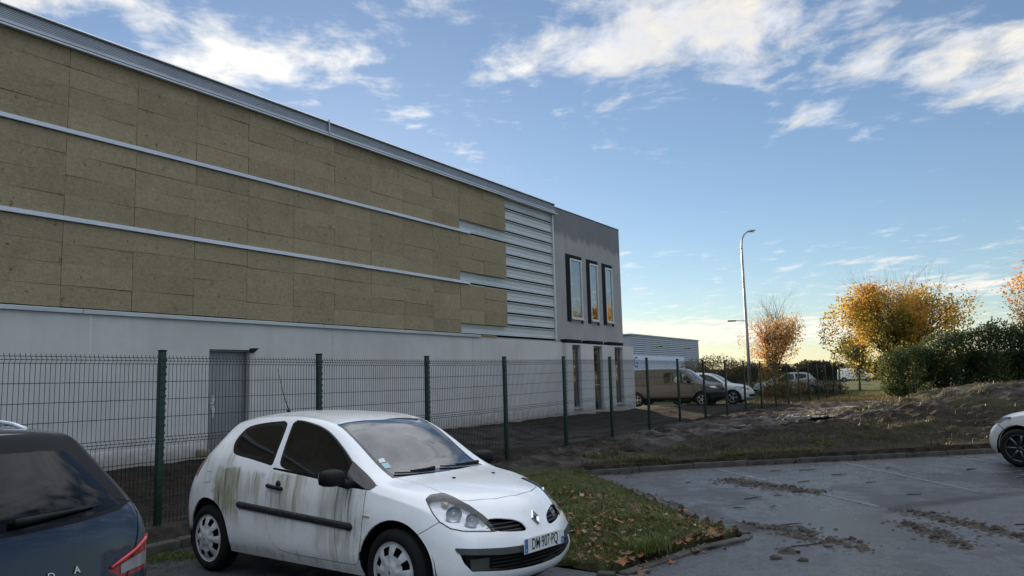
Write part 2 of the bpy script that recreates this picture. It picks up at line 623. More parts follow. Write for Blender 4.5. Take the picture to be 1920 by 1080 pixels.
# ------------------------------------------------------------------ the lie of the land
PARK_Z = -0.212
FENCE_P0 = np.array([-4.06, 9.06])
FENCE_A = R(31.1)
FENCE_D = np.array([math.sin(FENCE_A), math.cos(FENCE_A)])
FENCE_N = np.array([-FENCE_D[1], FENCE_D[0]])           # towards the building
WALL_A = R(31.9)
WALL_P0 = np.array([-6.2267, 15.8])
WALL_U = np.array([math.sin(WALL_A), math.cos(WALL_A)])
WALL_N = np.array([-WALL_U[1], WALL_U[0]])              # into the building
FAR_KERB = [(1.18, 14.36), (3.34, 15.10), (5.51, 15.55), (7.81, 16.0), (9.65, 16.40), (14.0, 17.3), (22.0, 18.9), (34.0, 21.2)]
ISLE_EDGE = [(1.18, 14.36), (1.50, 13.2), (1.76, 11.55), (2.10, 9.75), (2.36, 8.95), (2.42, 8.72), (2.30, 8.50), (1.75, 8.11), (1.11, 7.45), (.86, 7.19), (.70, 7.24)]
_kf = FENCE_P0 - FENCE_N * .30
FENCE_KERB = [tuple(_kf + FENCE_D * s) for s in (1.35, 0, -2.5, -6, -12, -20)]
ASPHALT = [(-1.9, 9.24)] + FENCE_KERB + [(-8, -20), (34, -20)] + FAR_KERB[::-1] + ISLE_EDGE[1:]


def terrain_z(x, y):
    x, y = np.asarray(x, float), np.asarray(y, float)
    P = np.stack([x.ravel(), y.ravel()], 1)
    df = ((P - FENCE_P0) @ FENCE_N).reshape(x.shape)
    sf = ((P - FENCE_P0) @ FENCE_D).reshape(x.shape)
    dw = -((P - WALL_P0) @ WALL_N).reshape(x.shape)       # distance in front of the wall
    base = 0.0 + .10 * smoothstep(0, 20, sf)
    # field between the kerb and the fence
    dk = poly_sdf(P, ASPHALT).reshape(x.shape)
    base = base - .10 * (1 - smoothstep(0.0, 3.0, dk)) * smoothstep(-.5, -2.5, df)
    # dip along the fence, bank against the wall
    yard = smoothstep(.1, .6, df) * smoothstep(34, 27, sf)
    base = base + yard * (-.10 * smoothstep(.1, .9, df) + .24 * smoothstep(3.0, 1.0, dw))
    # bank on the right carrying the hedge
    bank = smoothstep(2.5, 8.5, -df) * smoothstep(16.2 + .2 * (x - 8), 25.0 + .2 * (x - 8), y) * (1 - .75 * smoothstep(33, 48, y))
    base = base + .86 * bank
    return base, dk, df, dw, bank


def terrain_rough(x, y, dk, df, bank):
    """churned mud: ruts along the tracks, clods and fine lumps"""
    mud = smoothstep(.15, 1.2, dk) * smoothstep(.6, -.4, df)
    mud = mud * smoothstep(60, 40, y)
    rut = (fbm(x * .28 + .35 * y * 0, y * 1.25 - x * .22, 3, 5)) * .13
    clod = np.abs(fbm(x * 1.7, y * 3.2, 3, 11)) * .34 - .03
    lump = fbm(x * 4.4, y * 5.6, 3, 23) * .19
    fine = fbm(x * 1.1, y * 1.1, 3, 31) * .10
    soil = fbm(x * 3.0, y * 3.0, 3, 41) * .06 + fbm(x * .8, y * .8, 2, 43) * .08
    yard = smoothstep(.2, .8, df)
    return mud * (rut + clod + lump + fine) + yard * soil + .012 * fbm(x * 4, y * 4, 3, 7)


def ground_mat():
    m, t, b, out = mat_new('earth')
    at = t.node('ShaderNodeAttribute', attribute_name='tone')
    g, w, ye = t.sep(at.outputs['Vector'])[0:3]
    co = t.coord()
    n1 = t.noise(co, 1.3, 6, .65)
    n2 = t.noise(co, 9.0, 6, .7)
    n3 = t.noise(co, 40.0, 4, .7)
    mud = t.mix(t.ramp(n1, .3, .7), (0.030, 0.024, 0.018), (0.066, 0.052, 0.039))
    mud = t.mix(t.ramp(n2, .36, .64, 0, .9), mud, (0.0085, 0.0072, 0.0058))
    dry = t.mix(t.ramp(n2, .35, .7), (0.075, 0.060, 0.045), (0.12, 0.098, 0.074))
    mud = t.mix(t.ramp(n1, .60, .82, 0, .18), mud, dry)
    grass = t.mix(t.ramp(n2, .3, .7), (0.042, 0.060, 0.018), (0.085, 0.105, 0.032))
    grass = t.mix(t.ramp(n1, .4, .75, 0, .6), grass, (0.085, 0.070, 0.032))
    gm = t.math('MULTIPLY', g, t.ramp(t.math('ADD', n1, t.math('MULTIPLY', g, .5)), .45, .75), clamp=True)
    c = t.mix(t.math('MULTIPLY', gm, .9), mud, grass)
    c = t.mix(t.math('MULTIPLY', ye, t.ramp(n3, .42, .60), clamp=True), c, (0.33, 0.20, 0.045))
    t.put(b.inputs['Base Color'], c)
    wet = t.math('MULTIPLY', w, t.ramp(n1, .38, .62), clamp=True)
    t.put(b.inputs['Roughness'], t.ramp(wet, 0, 1, .92, .34))
    t.put(b.inputs['Specular IOR Level'], t.ramp(wet, 0, 1, .12, .5))
    h = t.math('ADD', t.math('MULTIPLY', n2, .8), t.math('MULTIPLY', n3, .4))
    t.put(b.inputs['Normal'], t.bump(h, 1.0, .09))
    return m


def asphalt_mat():
    m, t, b, out = mat_new('asphalt')
    co = t.coord()
    big = t.noise(t.mapping(co, scale=(1.0, .55, 1), rot=(0, 0, R(12))), .55, 5, .55, .4)
    mid = t.noise(co, 3.2, 6, .65)
    grit = t.noise(co, 70.0, 3, .8)
    vor = t.node('ShaderNodeTexVoronoi')
    t.put(vor.inputs['Vector'], co)
    vor.inputs['Scale'].default_value = 75.0
    g2 = t.noise(co, 30.0, 5, .85)
    rel0 = t.vmath('SUBTRACT', co, (2.38, 8.86, 0))
    newer = t.ramp(t.vmath('DOT_PRODUCT', rel0, (-.44, .90, 0)), -.25, .25, 1, 0)
    c = t.mix(newer, t.mix(t.ramp(grit, .35, .68), (0.030, 0.035, 0.042), (0.20, 0.22, 0.25)), t.mix(t.ramp(grit, .35, .66), (0.045, 0.050, 0.058), (0.36, 0.385, 0.42)))
    c = t.mix(t.ramp(g2, .38, .66), t.mix(.75, c, (0.012, 0.014, 0.016)), c)
    g3 = t.noise(t.mapping(co, scale=(1, .6, 1)), 9.0, 5, .8)
    c = t.mix(t.ramp(g3, .36, .64, .50, 0), c, (0.014, 0.016, 0.019))
    c = t.mix(t.ramp(mid, .45, .75, 0, .5), c, (0.062, 0.067, 0.075))
    damp = t.ramp(t.math('ADD', t.math('MULTIPLY', big, .66), t.math('MULTIPLY', mid, .34)), .44, .56)
    c = t.mix(damp, c, t.mix(.80, c, (0.012, 0.014, 0.017)))
    silt = t.math('MULTIPLY', t.ramp(t.noise(co, 1.4, 6, .7), .60, .78), .35)
    c = t.mix(silt, c, (0.15, 0.14, 0.13))
    # earth carried over the surface by tyres: stains round the tracks
    for (ax, ay), (bx, by), w in (((3.45, 13.35), (4.30, 11.75), .34), ((2.5, 9.30), (3.35, 7.95), .26), ((4.80, 9.95), (5.25, 7.6), .30), ((4.45, 9.2), (4.3, 7.6), .24), ((1.5, 13.1), (2.2, 10.0), .40), ((1.3, 14.3), (9.0, 16.1), .45)):
        dx, dy = bx - ax, by - ay
        L2 = dx * dx + dy * dy
        rel = t.vmath('SUBTRACT', co, (ax, ay, 0))
        u = t.math('DIVIDE', t.vmath('DOT_PRODUCT', rel, (dx, dy, 0)), L2, clamp=True)
        q = t.vmath('SUBTRACT', rel, t.vmath('SCALE', (dx, dy, 0), u))
        dd = t.vmath('LENGTH', t.vmath('MULTIPLY', q, (1, 1, 0)))
        k = t.math('MULTIPLY', t.ramp(t.math('ADD', dd, t.math('MULTIPLY', t.math('SUBTRACT', mid, .5), w * 2.2)), 0, w, 1, 0, True), t.ramp(g2, .36, .62))
        c = t.mix(t.math('MULTIPLY', k, .8), c, (0.068, 0.052, 0.038))
    # soaked seam between the two layers of surfacing
    rel = t.vmath('SUBTRACT', co, (2.38, 8.86, 0))
    v = t.math('ABSOLUTE', t.math('ADD', t.vmath('DOT_PRODUCT', rel, (-.44, .90, 0)), t.math('MULTIPLY', t.math('SUBTRACT', big, .5), .9)))
    c = t.mix(t.math('MULTIPLY', t.ramp(v, .03, .26, 1, 0, True), t.ramp(mid, .3, .55, .5, .95)), c, (0.014, 0.016, 0.018))
    t.put(b.inputs['Base Color'], c)
    t.put(b.inputs['Roughness'], t.math('ADD', t.ramp(damp, 0, 1, .55, .10), t.math('MULTIPLY', g2, .12)))
    t.put(b.inputs['Specular IOR Level'], t.ramp(damp, 0, 1, .50, .85))
    h = t.math('ADD', t.math('MULTIPLY', vor.outputs[0], .7), t.math('MULTIPLY', grit, .6))
    n_ = t.bump(t.math('MULTIPLY', t.math('ADD', h, t.math('ADD', t.math('MULTIPLY', g2, 1.6), g3)), t.ramp(damp, 0, 1, 1.0, .28)), .9, .016)
    t.put(b.inputs['Normal'], t.bump(big, .3, .08, n_))
    return m


def paint_mat():
    m, t, b, out = mat_new('worn_line_paint')
    co = t.coord()
    wear = t.ramp(t.noise(co, 9, 6, .78), .44, .60)
    grit = t.noise(co, 95.0, 3, .75)
    c = t.mix(wear, t.mix(grit, (0.04, 0.043, 0.046), (0.10, 0.10, 0.10)), (0.115, 0.118, 0.125))
    t.put(b.inputs['Base Color'], c)
    b.inputs['Roughness'].default_value = .5
    t.put(b.inputs['Normal'], t.bump(grit, .5, .004))
    return m


ground_mat()
asphalt_mat()
paint_mat()
pm('kerb_stone', (0.065, 0.060, 0.053), .85, 0, .4, 4, bump=.6, bscale=50, col2=(.028, .027, .022), bdist=.012)


def grow(a, b, s0, k, cap):
    out, s = [a], s0
    while out[-1] < b:
        out.append(out[-1] + s)
        s = min(s * k, cap)
    return out


def build_ground():
    xs = sorted(set([-v for v in grow(4, 500, .11, 1.06, 60)] + list(np.arange(-4, 12, .085)) + grow(12, 500, .085, 1.035, 60)))
    ys = sorted(set([-v for v in grow(0, 80, .6, 1.3, 30)] + list(np.arange(0, 6.8, .25)) + list(np.arange(6.8, 24, .085)) + grow(24, 1800, .09, 1.03, 120)))
    X, Y = np.meshgrid(np.array(xs), np.array(ys))
    Z, dk, df, dw, bank = terrain_z(X, Y)
    Z = Z + terrain_rough(X, Y, dk, df, bank)
    isle = (dk > 0) & (df < 0) & (Y < 15.5) & (X < 3)
    ig = isle * smoothstep(-.2, -1.6, df) * smoothstep(14.7, 13.4, Y + .1 * X) * smoothstep(0, .1, dk)
    Z = np.where(isle, Z * (1 - ig) + ig * (-.195 + .13 * smoothstep(0, 1.0, dk) + .05 * fbm(X * 1.3, Y * 1.3, 3, 3)), Z)
    Z = np.where(dk < .02, -.42, Z)
    Z = np.where((dw < -.3) & (dw > -20), -.2, Z)
    # colours: r grass, g wet, b yellow leaf litter
    verge = smoothstep(.1, .3, dk) * smoothstep(3.6, 1.6, dk) * smoothstep(-1.0, -3.0, df) * .85
    verge = verge * (.15 + .9 * (fbm(X * .35, Y * .7, 3, 61) + .1))
    lit = smoothstep(.2, .6, bank) * .45 * (fbm(X * .4, Y * .9, 3, 71) > .14)
    far = smoothstep(38, 52, Y)
    edge = smoothstep(46, 60, Y + X * .1)
    G = np.clip(np.maximum.reduce([ig, verge, lit, far * .95]), 0, 1)
    track = np.exp(-((Y - (17.5 + 1.35 * (X - 2.5))) / 1.6) ** 2)
    W = np.clip(track * .9 + .6 * smoothstep(4.0, .5, np.abs(Y - 21 - .3 * X)) + .05, 0, 1) * (1 - G)
    litter = np.exp(-(((X - 20.0) / 4.0) ** 2 + ((Y - 45.0) / 5.0) ** 2))
    cols = np.stack([G.ravel(), W.ravel(), np.clip(litter * 1.2, 0, 1).ravel()], 1)
    nx, ny = len(xs), len(ys)
    i = np.arange(nx * ny).reshape(ny, nx)
    Fq = np.stack([i[:-1, :-1], i[:-1, 1:], i[1:, 1:], i[1:, :-1]], 2).reshape(-1, 4)
    V = np.stack([X.ravel(), Y.ravel(), Z.ravel()], 1)
    me = np_mesh('ground', V, Fq, 'earth', True, cols)
    tag(link_mesh('ground', me), kind='structure')
    # asphalt sheet
    bm = bmesh.new()
    vs = [bm.verts.new((p[0], p[1], 0)) for p in ASPHALT]
    bm.faces.new(vs)
    bmesh.ops.triangulate(bm, faces=bm.faces[:])
    bmesh.ops.recalc_face_normals(bm, faces=bm.faces[:])
    for f in bm.faces:
        if f.normal.z < 0:
            f.normal_flip()
    me = bpy.data.meshes.new('car_park')
    bm.to_mesh(me)
    bm.free()
    me.materials.append(MATS['asphalt'])
    park = tag(link_mesh('car_park', me, loc=(0, 0, PARK_Z)), kind='structure')
    # painted bay lines
    for a, c in (((3.70, 14.95), (4.62, 10.30)), ((6.27, 15.45), (6.50, 11.3)), ((8.72, 15.95), (9.0, 11.6)), ((11.3, 16.5), (11.6, 12.2))):
        a, c = Vector((*a, 0)), Vector((*c, 0))
        d = (c - a).normalized()
        n = Vector((-d.y, d.x, 0)) * .05
        b = MB()
        b.add([a + n, a - n, c - n, c + n], [(0, 1, 2, 3)])
        b.build('bay_line', 'worn_line_paint', park, loc=(0, 0, .004))
    # kerbs of separate stones
    def kerb(path, w, top, side, step=1.0, name='kerb'):
        k = tag(empty(name, (0, 0, 0)), kind='structure')
        pts = [Vector((*p, 0)) for p in path]
        for a, c in zip(pts[:-1], pts[1:]):
            L = (c - a).length
            d = (c - a) / L
            nn = Vector((-d.y, d.x, 0)) * side
            m = max(1, round(L / step))
            for q in range(m):
                s0, s1 = L * q / m + .006, L * (q + 1) / m - .006
                jit = random.uniform(-.008, .008)
                b = MB()
                b.box((s0, 0, PARK_Z - .15), (s1, w, top + jit), 0, .014)
                mt = Matrix((d.to_3d(), nn, Vector((0, 0, 1)))).transposed().to_4x4()
                mt.translation = a
                b.v = [tuple(mt @ Vector(p)) for p in b.v]
                if side < 0:
                    b.f = [f[::-1] for f in b.f]
                b.build('kerb_stone', 'kerb_stone', k)
    kerb(FAR_KERB[:-1], .14, -.115, 1, 1.0)
    kerb(ISLE_EDGE[4:], .11, -.182, 1, .6)
    kerb(ISLE_EDGE[:4], .10, -.165, 1, 1.0)
    kerb(FENCE_KERB[:5], .14, -.11, 1, 1.0)


build_ground()


# ------------------------------------------------------------------ the unfinished warehouse
def concrete(name, a, b2, stain=.3, scale=.6):
    m, t, b, out = mat_new(name)
    co = t.coord()
    n1 = t.noise(co, scale, 6, .6)
    n2 = t.noise(co, scale * 7, 6, .65)
    run = t.noise(t.mapping(co, scale=(2.2, 2.2, .16)), 1.0, 5, .6)
    pits = t.noise(co, 45, 3, .7)
    c = t.mix(t.ramp(n1, .3, .7), a, b2)
    c = t.mix(t.ramp(run, .50, .78, 0, stain), c, tuple(x * .62 for x in a))
    c = t.mix(t.ramp(n2, .5, .75, 0, .22), c, tuple(x * .72 for x in a))
    c = t.mix(t.ramp(pits, .62, .75, 0, .35), c, tuple(x * .45 for x in a))
    t.put(b.inputs['Base Color'], c)
    b.inputs['Roughness'].default_value = .85
    t.put(b.inputs['Normal'], t.bump(t.math('ADD', n2, t.math('MULTIPLY', pits, .3)), .22, .012))
    return m, t, b, c


_m, _t, _b, _c = concrete('concrete_pale', (0.53, 0.515, 0.50), (0.65, 0.635, 0.62), .26, .5)
_co = _t.coord()                                          # rain has splashed soil up the foot of the wall
_sp = _t.noise(_co, 5.0, 6, .75)
_hz = _t.math('ADD', _t.sep(_co)[2], _t.math('MULTIPLY', _t.math('SUBTRACT', _sp, .5), .9))
_t.put(_b.inputs['Base Color'], _t.mix(_t.ramp(_hz, .25, .62, .55, 0.0), _c, (0.20, 0.165, 0.125)))
_m, _t, _b, _c = concrete('concrete_tower', (0.32, 0.315, 0.31), (0.40, 0.395, 0.385), .30, .5)
# rain-soaked band under the parapet with drips
_co = _t.coord()
_z = _t.sep(_co)[2]
_dr = _t.noise(_t.mapping(_co, scale=(2.8, 2.8, .10)), 1.0, 5, .7)
_sg = _t.noise(_co, .35, 2, .5)
_edge = _t.math('ADD', _t.math('MULTIPLY', _dr, .9), _t.math('MULTIPLY', _sg, 1.1))
_wet = _t.ramp(_t.math('SUBTRACT', _z, _t.math('SUBTRACT', 7.55, _t.math('MULTIPLY', _edge, .75))), -.10, .12)
_t.put(_b.inputs['Base Color'], _t.mix(_t.math('MULTIPLY', _wet, .55), _c, (0.080, 0.092, 0.115)))


def wool_mat():
    m, t, b, out = mat_new('mineral_wool')
    oi = t.node('ShaderNodeObjectInfo').outputs['Random']
    co = t.coord()
    fib = t.noise(t.mapping(co, scale=(14, 14, 20)), 1.0, 6, .75, 1.2)
    bl = t.noise(co, 2.2, 5, .6)
    sp = t.noise(co, 7, 4, .7)
    c = t.mix(t.ramp(fib, .3, .72), (0.25, 0.20, 0.128), (0.47, 0.38, 0.25))
    c = t.mix(t.ramp(bl, .45, .75, 0, .35), c, (0.28, 0.225, 0.145))
    c = t.mix(t.ramp(sp, .62, .72, 0, .85), c, (0.05, 0.042, 0.03))
    wt = t.noise(t.mapping(co, scale=(1, 1, .45)), 1.1, 6, .7, .5)
    c = t.mix(t.ramp(wt, .54, .70, 0, .28), c, (0.165, 0.13, 0.085))
    c = t.mix(t.ramp(t.noise(co, 3.3, 6, .75), .58, .70, 0, .5), c, (0.40, 0.335, 0.235))
    hsv = t.node('ShaderNodeHueSaturation')
    t.put(hsv.inputs['Value'], t.ramp(oi, 0, 1, .90, 1.08))
    t.put(hsv.inputs['Color'], c)
    t.put(b.inputs['Base Color'], hsv.outputs[0])
    b.inputs['Roughness'].default_value = 1.0
    b.inputs['Specular IOR Level'].default_value = .1
    t.put(b.inputs['Normal'], t.bump(t.math('ADD', fib, bl), .55, .02))
    return m


wool_mat()


def galv(name, col, rough, metal):
    m, t, b, out = mat_new(name)
    co = t.coord()
    v = t.node('ShaderNodeTexVoronoi')
    t.put(v.inputs['Vector'], co)
    v.inputs['Scale'].default_value = 22.0
    n = t.noise(t.mapping(co, scale=(.8, 3, 3)), 1.0, 5, .65)
    c = t.mix(t.ramp(v.outputs['Distance'], 0, .6, 0, .25), col, tuple(x * .75 for x in col))
    c = t.mix(t.ramp(n, .45, .7, 0, .5), c, tuple(x * .68 for x in col))
    t.put(b.inputs['Base Color'], c)
    b.inputs['Metallic'].default_value = metal
    t.put(b.inputs['Roughness'], t.ramp(n, .3, .7, rough - .08, rough + .12))
    return m


galv('galvanised', (0.60, 0.63, 0.66), .34, .85)
galv('rail_metal', (0.78, 0.82, 0.88), .38, .45)
galv('fascia_metal', (0.31, 0.35, 0.40), .42, .25)
pm('tray_metal', (0.62, 0.65, 0.65), .42, .25, .06, 1.2)
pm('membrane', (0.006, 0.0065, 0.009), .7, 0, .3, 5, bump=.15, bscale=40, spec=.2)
pm('joint_seal', (0.78, 0.78, 0.77), .6, 0, .06, 5)
pm('joint_grey', (0.36, 0.36, 0.36), .7, 0, .1, 5)
pm('door_grey', (0.27, 0.28, 0.29), .45, .1, .08, 2)
pm('plaster', (0.62, 0.62, 0.60), .9, 0, .2, 30)
pm('window_alu', (0.62, 0.65, 0.68), .35, .4, .06, 4)
pm('dark_room', (0.02, 0.02, 0.022), .9, 0, .2, 2)
pm('pale_backing', (0.55, 0.52, 0.20), .95, 0, .3, 4, bump=.4, bscale=12)
pm('roof_felt', (0.12, 0.12, 0.125), .9, 0, .2, 1)
pm('timber', (0.30, 0.20, 0.10), .8, 0, .2, 6)
glass_mat('building_glass', (0.20, 0.22, 0.22), 1.8, .006, 2.8)
glass_mat('low_glass', (0.75, 0.80, 0.74), 1.7, .006, 2.4)


def wall_holes(x0, x1, z0, z1, y0, y1, holes):
    """slab with rectangular openings, one connected mesh"""
    xs = sorted({x0, x1, *[h[0] for h in holes], *[h[1] for h in holes]})
    zs = sorted({z0, z1, *[h[2] for h in holes], *[h[3] for h in holes]})
    solid = {}
    for i in range(len(xs) - 1):
        for j in range(len(zs) - 1):
            cx, cz = (xs[i] + xs[i + 1]) / 2, (zs[j] + zs[j + 1]) / 2
            solid[i, j] = not any(h[0] < cx < h[1] and h[2] < cz < h[3] for h in holes)
    idx, vs, fs = {}, [], []

    def v(i, j, k):
        if (i, j, k) not in idx:
            idx[i, j, k] = len(vs)
            vs.append((xs[i], y1 if k else y0, zs[j]))
        return idx[i, j, k]
    for (i, j), s in solid.items():
        if not s:
            continue
        fs.append((v(i, j, 0), v(i + 1, j, 0), v(i + 1, j + 1, 0), v(i, j + 1, 0)))
        fs.append((v(i, j + 1, 1), v(i + 1, j + 1, 1), v(i + 1, j, 1), v(i, j, 1)))
        if not solid.get((i - 1, j)):
            fs.append((v(i, j, 1), v(i, j, 0), v(i, j + 1, 0), v(i, j + 1, 1)))
        if not solid.get((i + 1, j)):
            fs.append((v(i + 1, j, 0), v(i + 1, j, 1), v(i + 1, j + 1, 1), v(i + 1, j + 1, 0)))
        if not solid.get((i, j - 1)):
            fs.append((v(i, j, 1), v(i + 1, j, 1), v(i + 1, j, 0), v(i, j, 0)))
        if not solid.get((i, j + 1)):
            fs.append((v(i, j + 1, 0), v(i + 1, j + 1, 0), v(i + 1, j + 1, 1), v(i, j + 1, 1)))
    return MB().add(vs, fs)


def extrude_x(mb, prof, x0, x1, mi=0):
    """closed (y, z) profile drawn along the wall"""
    n = len(prof)
    vs = [(x0, p[0], p[1]) for p in prof] + [(x1, p[0], p[1]) for p in prof]
    fs = [(i, (i + 1) % n, n + (i + 1) % n, n + i) for i in range(n)] + [tuple(range(n))[::-1], tuple(range(n, 2 * n))]
    return mb.add(vs, fs, mi)


def build_warehouse():
    rz = math.atan2(WALL_U[1], WALL_U[0])
    W = empty('warehouse', (*WALL_P0, 0), rz, 'long unfinished warehouse with bare brown wool insulation above a concrete base', 'building')
    XL = -13.5
    rr = random.Random(3)
    MB().box((XL, .03, .0), (14.66, 24, 7.70)).build('core_wall', 'tray_metal', W)
    MB().box((XL - .1, -.02, 7.71), (14.60, 24.2, 7.80)).build('roof', 'roof_felt', W)
    # concrete base panels
    xs = [-13.4, -8.25, -2.43, 3.40, 9.21, 14.88]
    for a, c in zip(xs[:-1], xs[1:]):
        holes = [(0.0, 1.02, .05, 2.31)] if a < 0 < c else []
        wall_holes(a + .008, c - .008, -.05, 2.865, -.16, .02, holes).build('concrete_panel', 'concrete_pale', W)
    for k, x in enumerate(xs[1:-1]):
        MB().box((x - .0075, -.163 + .006 * (k != 1), .1), (x + .0075, -.05, 2.864)).build('panel_joint', 'joint_seal' if k == 1 else 'joint_grey', W)
    MB().box((-8.2, -.185, .0), (-.06, -.1605, .47), 0, .01).build('plinth', 'concrete_pale', W)
    # door
    D = MB().box((.03, -.02, .2), (.985, .02, 2.275), 0, .006).build('steel_door', 'door_grey', W)
    wall_holes(.003, 1.017, .15, 2.307, -.10, -.03, [(.04, .98, .1, 2.27)]).build('door_frame', 'door_grey', D)
    MB().tube([(.10, -.03, 1.22), (.10, -.075, 1.22), (.22, -.075, 1.22)], .011, 8).build('door_handle', 'galvanised', D)
    b = MB()
    pts = [(q + .09, w) for q, w in [(.07, 1.36), (.12, 1.40), (.16, 1.33), (.13, 1.22), (.17, 1.10), (.14, .98), (.11, .92), (.10, 1.04), (.06, 1.15), (.08, 1.26)]]
    b.prism(pts, .006, ((0, -.022, 0), (1, 0, 0), (0, 0, 1), (0, -1, 0)))
    b.build('plaster_smear', 'plaster', D)
    b = MB()
    b.add([(.98, -.165, 2.345), (1.10, -.165, 2.345), (1.10, -.33, 2.345), (.98, -.33, 2.345), (.98, -.165, 2.25), (1.10, -.165, 2.25)], [(0, 1, 2, 3), (0, 3, 4), (1, 5, 2), (3, 2, 5, 4), (0, 4, 5, 1)])
    b.build('door_closer_box', 'dark_metal', W)
    # galvanised ledge in lengths
    for a, c, m in ((XL, -8.3, 'galvanised'), (-8.29, -2.6, 'galvanised'), (-2.59, 3.10, 'galvanised'), (3.11, 8.80, 'galvanised'), (8.81, 9.60, 'galvanised')):
        b = MB()
        extrude_x(b, [(.02, 2.868), (-.19, 2.868), (-.205, 2.872), (-.205, 2.935), (-.195, 2.945), (.02, 2.965)], a, c)
        b.build('ledge_flashing', m, W)
    b = MB()
    extrude_x(b, [(.02, 2.868), (-.15, 2.868), (-.15, 2.90), (.02, 2.92)], 9.62, 14.85)
    b.build('base_channel', 'galvanised', W)
    MB().box((9.62, -.19, 2.903), (10.5, -.10, 2.955)).build('timber_batten', 'timber', W)
    # wool boards
    cols = [11.27 - 1.293 * k for k in range(0, 19)][::-1]
    bands = [(6.10, 7.60), (4.545, 6.00), (2.972, 4.45)]
    n_b = 0
    for bi, (z0, z1) in enumerate(bands):
        rows = np.linspace(z0, z1, 5)
        for ci, (a, c) in enumerate(zip(cols[:-1], cols[1:])):
            last = c > 8.8
            r0 = 1 if last else 0
            zz = [rows[0]] + [r + rr.uniform(-.018, .018) for r in rows[1:-1]] + [rows[-1]]
            if last:
                zz[1] = rows[1] - .10 + .03
            k = r0
            while k < 4:
                k2 = k + 1
                dep = -.125 + rr.uniform(-.004, .004)
                g = rr.choice([.0015, .002, .002, .003, .006])
                sk = [rr.uniform(-.006, .006) for _ in range(4)]
                x0, x1, y0, y1 = a + g / 2 + rr.uniform(0, .004), c - g / 2 - rr.uniform(0, .006), zz[k] + g / 2, zz[k2] - g / 2
                b = MB()
                tw = rr.uniform(-.005, .005)
                vs = []
                for yy in (dep, .025):
                    q = 1 if yy < 0 else 0
                    vs += [(x0, yy + q * tw, y0 + sk[0] * q), (x1, yy - q * tw, y0 + sk[1] * q), (x1, yy - q * tw, y1 + sk[1] * q), (x0, yy + q * tw, y1 + sk[0] * q)]
                b.add(vs, [(0, 1, 2, 3), (7, 6, 5, 4), (0, 4, 5, 1), (1, 5, 6, 2), (2, 6, 7, 3), (3, 7, 4, 0)])
                b.build('insulation_board', 'mineral_wool', W)
                n_b += 1
                k = k2
    # rails
    for z, x1 in ((6.045, 9.18), (4.495, 9.14)):
        b = MB()
        extrude_x(b, [(.0, z - .04), (-.165, z - .04), (-.172, z - .034), (-.172, z + .034), (-.165, z + .04), (.0, z + .04)], XL, x1)
        b.build('cladding_rail', 'rail_metal', W)
    # bare steel trays
    zt = np.arange(2.93, 7.62, .3865)
    for z in zt:
        h = .3865
        b = MB()
        pr = [(.025, z + .058), (-.050, z + .058), (-.050, z + .066), (-.012, z + .072), (-.012, z + .10), (-.020, z + .112), (-.020, z + .126), (-.012, z + .138),
              (-.012, z + .22), (-.020, z + .232), (-.020, z + .246), (-.012, z + .258), (-.012, z + h - .03), (-.060, z + h - .022), (-.060, z + h - .002), (.025, z + h - .002)]
        extrude_x(b, pr, 8.60, 14.62)
        tr = b.build('steel_tray', 'tray_metal', W)
        MB().box((8.60, -.004, z), (14.57, .024, z + .0575)).build('tray_joint_shade', 'membrane', tr)  # black strip stands in for the deep shade of the open joint
    for x in (11.29,):
        pass
    MB().box((14.57, -.075, 2.93), (14.655, .03, 7.86)).build('corner_trim', 'tray_metal', W)
    # fascia in two lengths with coping and drip
    for a, c in ((XL, 3.225), (3.24, 14.56)):
        b = MB()
        zz = np.linspace(7.66, 7.84, 7)
        pr = [(.03, 7.60), (-.22, 7.575), (-.235, 7.58), (-.195, 7.655)]
        for q, z in enumerate(zz):
            pr += [(-.185, z), (-.192, z + .008)]
        pr += [(-.185, 7.868), (.03, 7.868)]
        extrude_x(b, pr, a, c)
        f = b.build('fascia', 'fascia_metal', W)
        b = MB()
        extrude_x(b, [(.1, 7.871), (-.185, 7.871), (-.215, 7.865), (-.225, 7.885), (-.20, 7.915), (.1, 7.935)], a, c)
        b.build('coping', 'galvanised', f)
        b = MB()
        extrude_x(b, [(.0, 7.545), (-.215, 7.53), (-.232, 7.535), (-.232, 7.565), (.0, 7.57)], a, c + (.14 if c > 10 else 0))
        b.build('drip_edge', 'rail_metal', f)
    MB().box((3.215, -.232, 7.60), (3.25, -.19, 7.95), 0, .004).build('fascia_joint', 'galvanised', W)
    # concrete corner block
    up = [(15.84, 16.80, 3.79, 6.08), (17.50, 18.21, 3.79, 6.07), (18.92, 19.58, 3.80, 6.06)]
    T = wall_holes(14.68, 20.47, 2.90, 7.84, -.05, .25, up).build('corner_block', 'concrete_tower', W)
    MB().box((14.70, .255, .2), (20.465, 9.0, 7.78)).build('corner_block_core', 'concrete_tower', T)
    MB().box((14.66, -.065, 7.845), (20.49, 9.05, 7.875)).build('parapet_cap', 'concrete_tower', T)
    for z in (5.72, 3.93):
        for a, c in ((14.70, 15.50), (16.88, 17.2), (18.24, 18.6), (19.62, 20.46)):
            MB().box((a, -.0535, z - .009), (c, -.045, z + .009)).build('concrete_joint', 'concrete_tower', T)
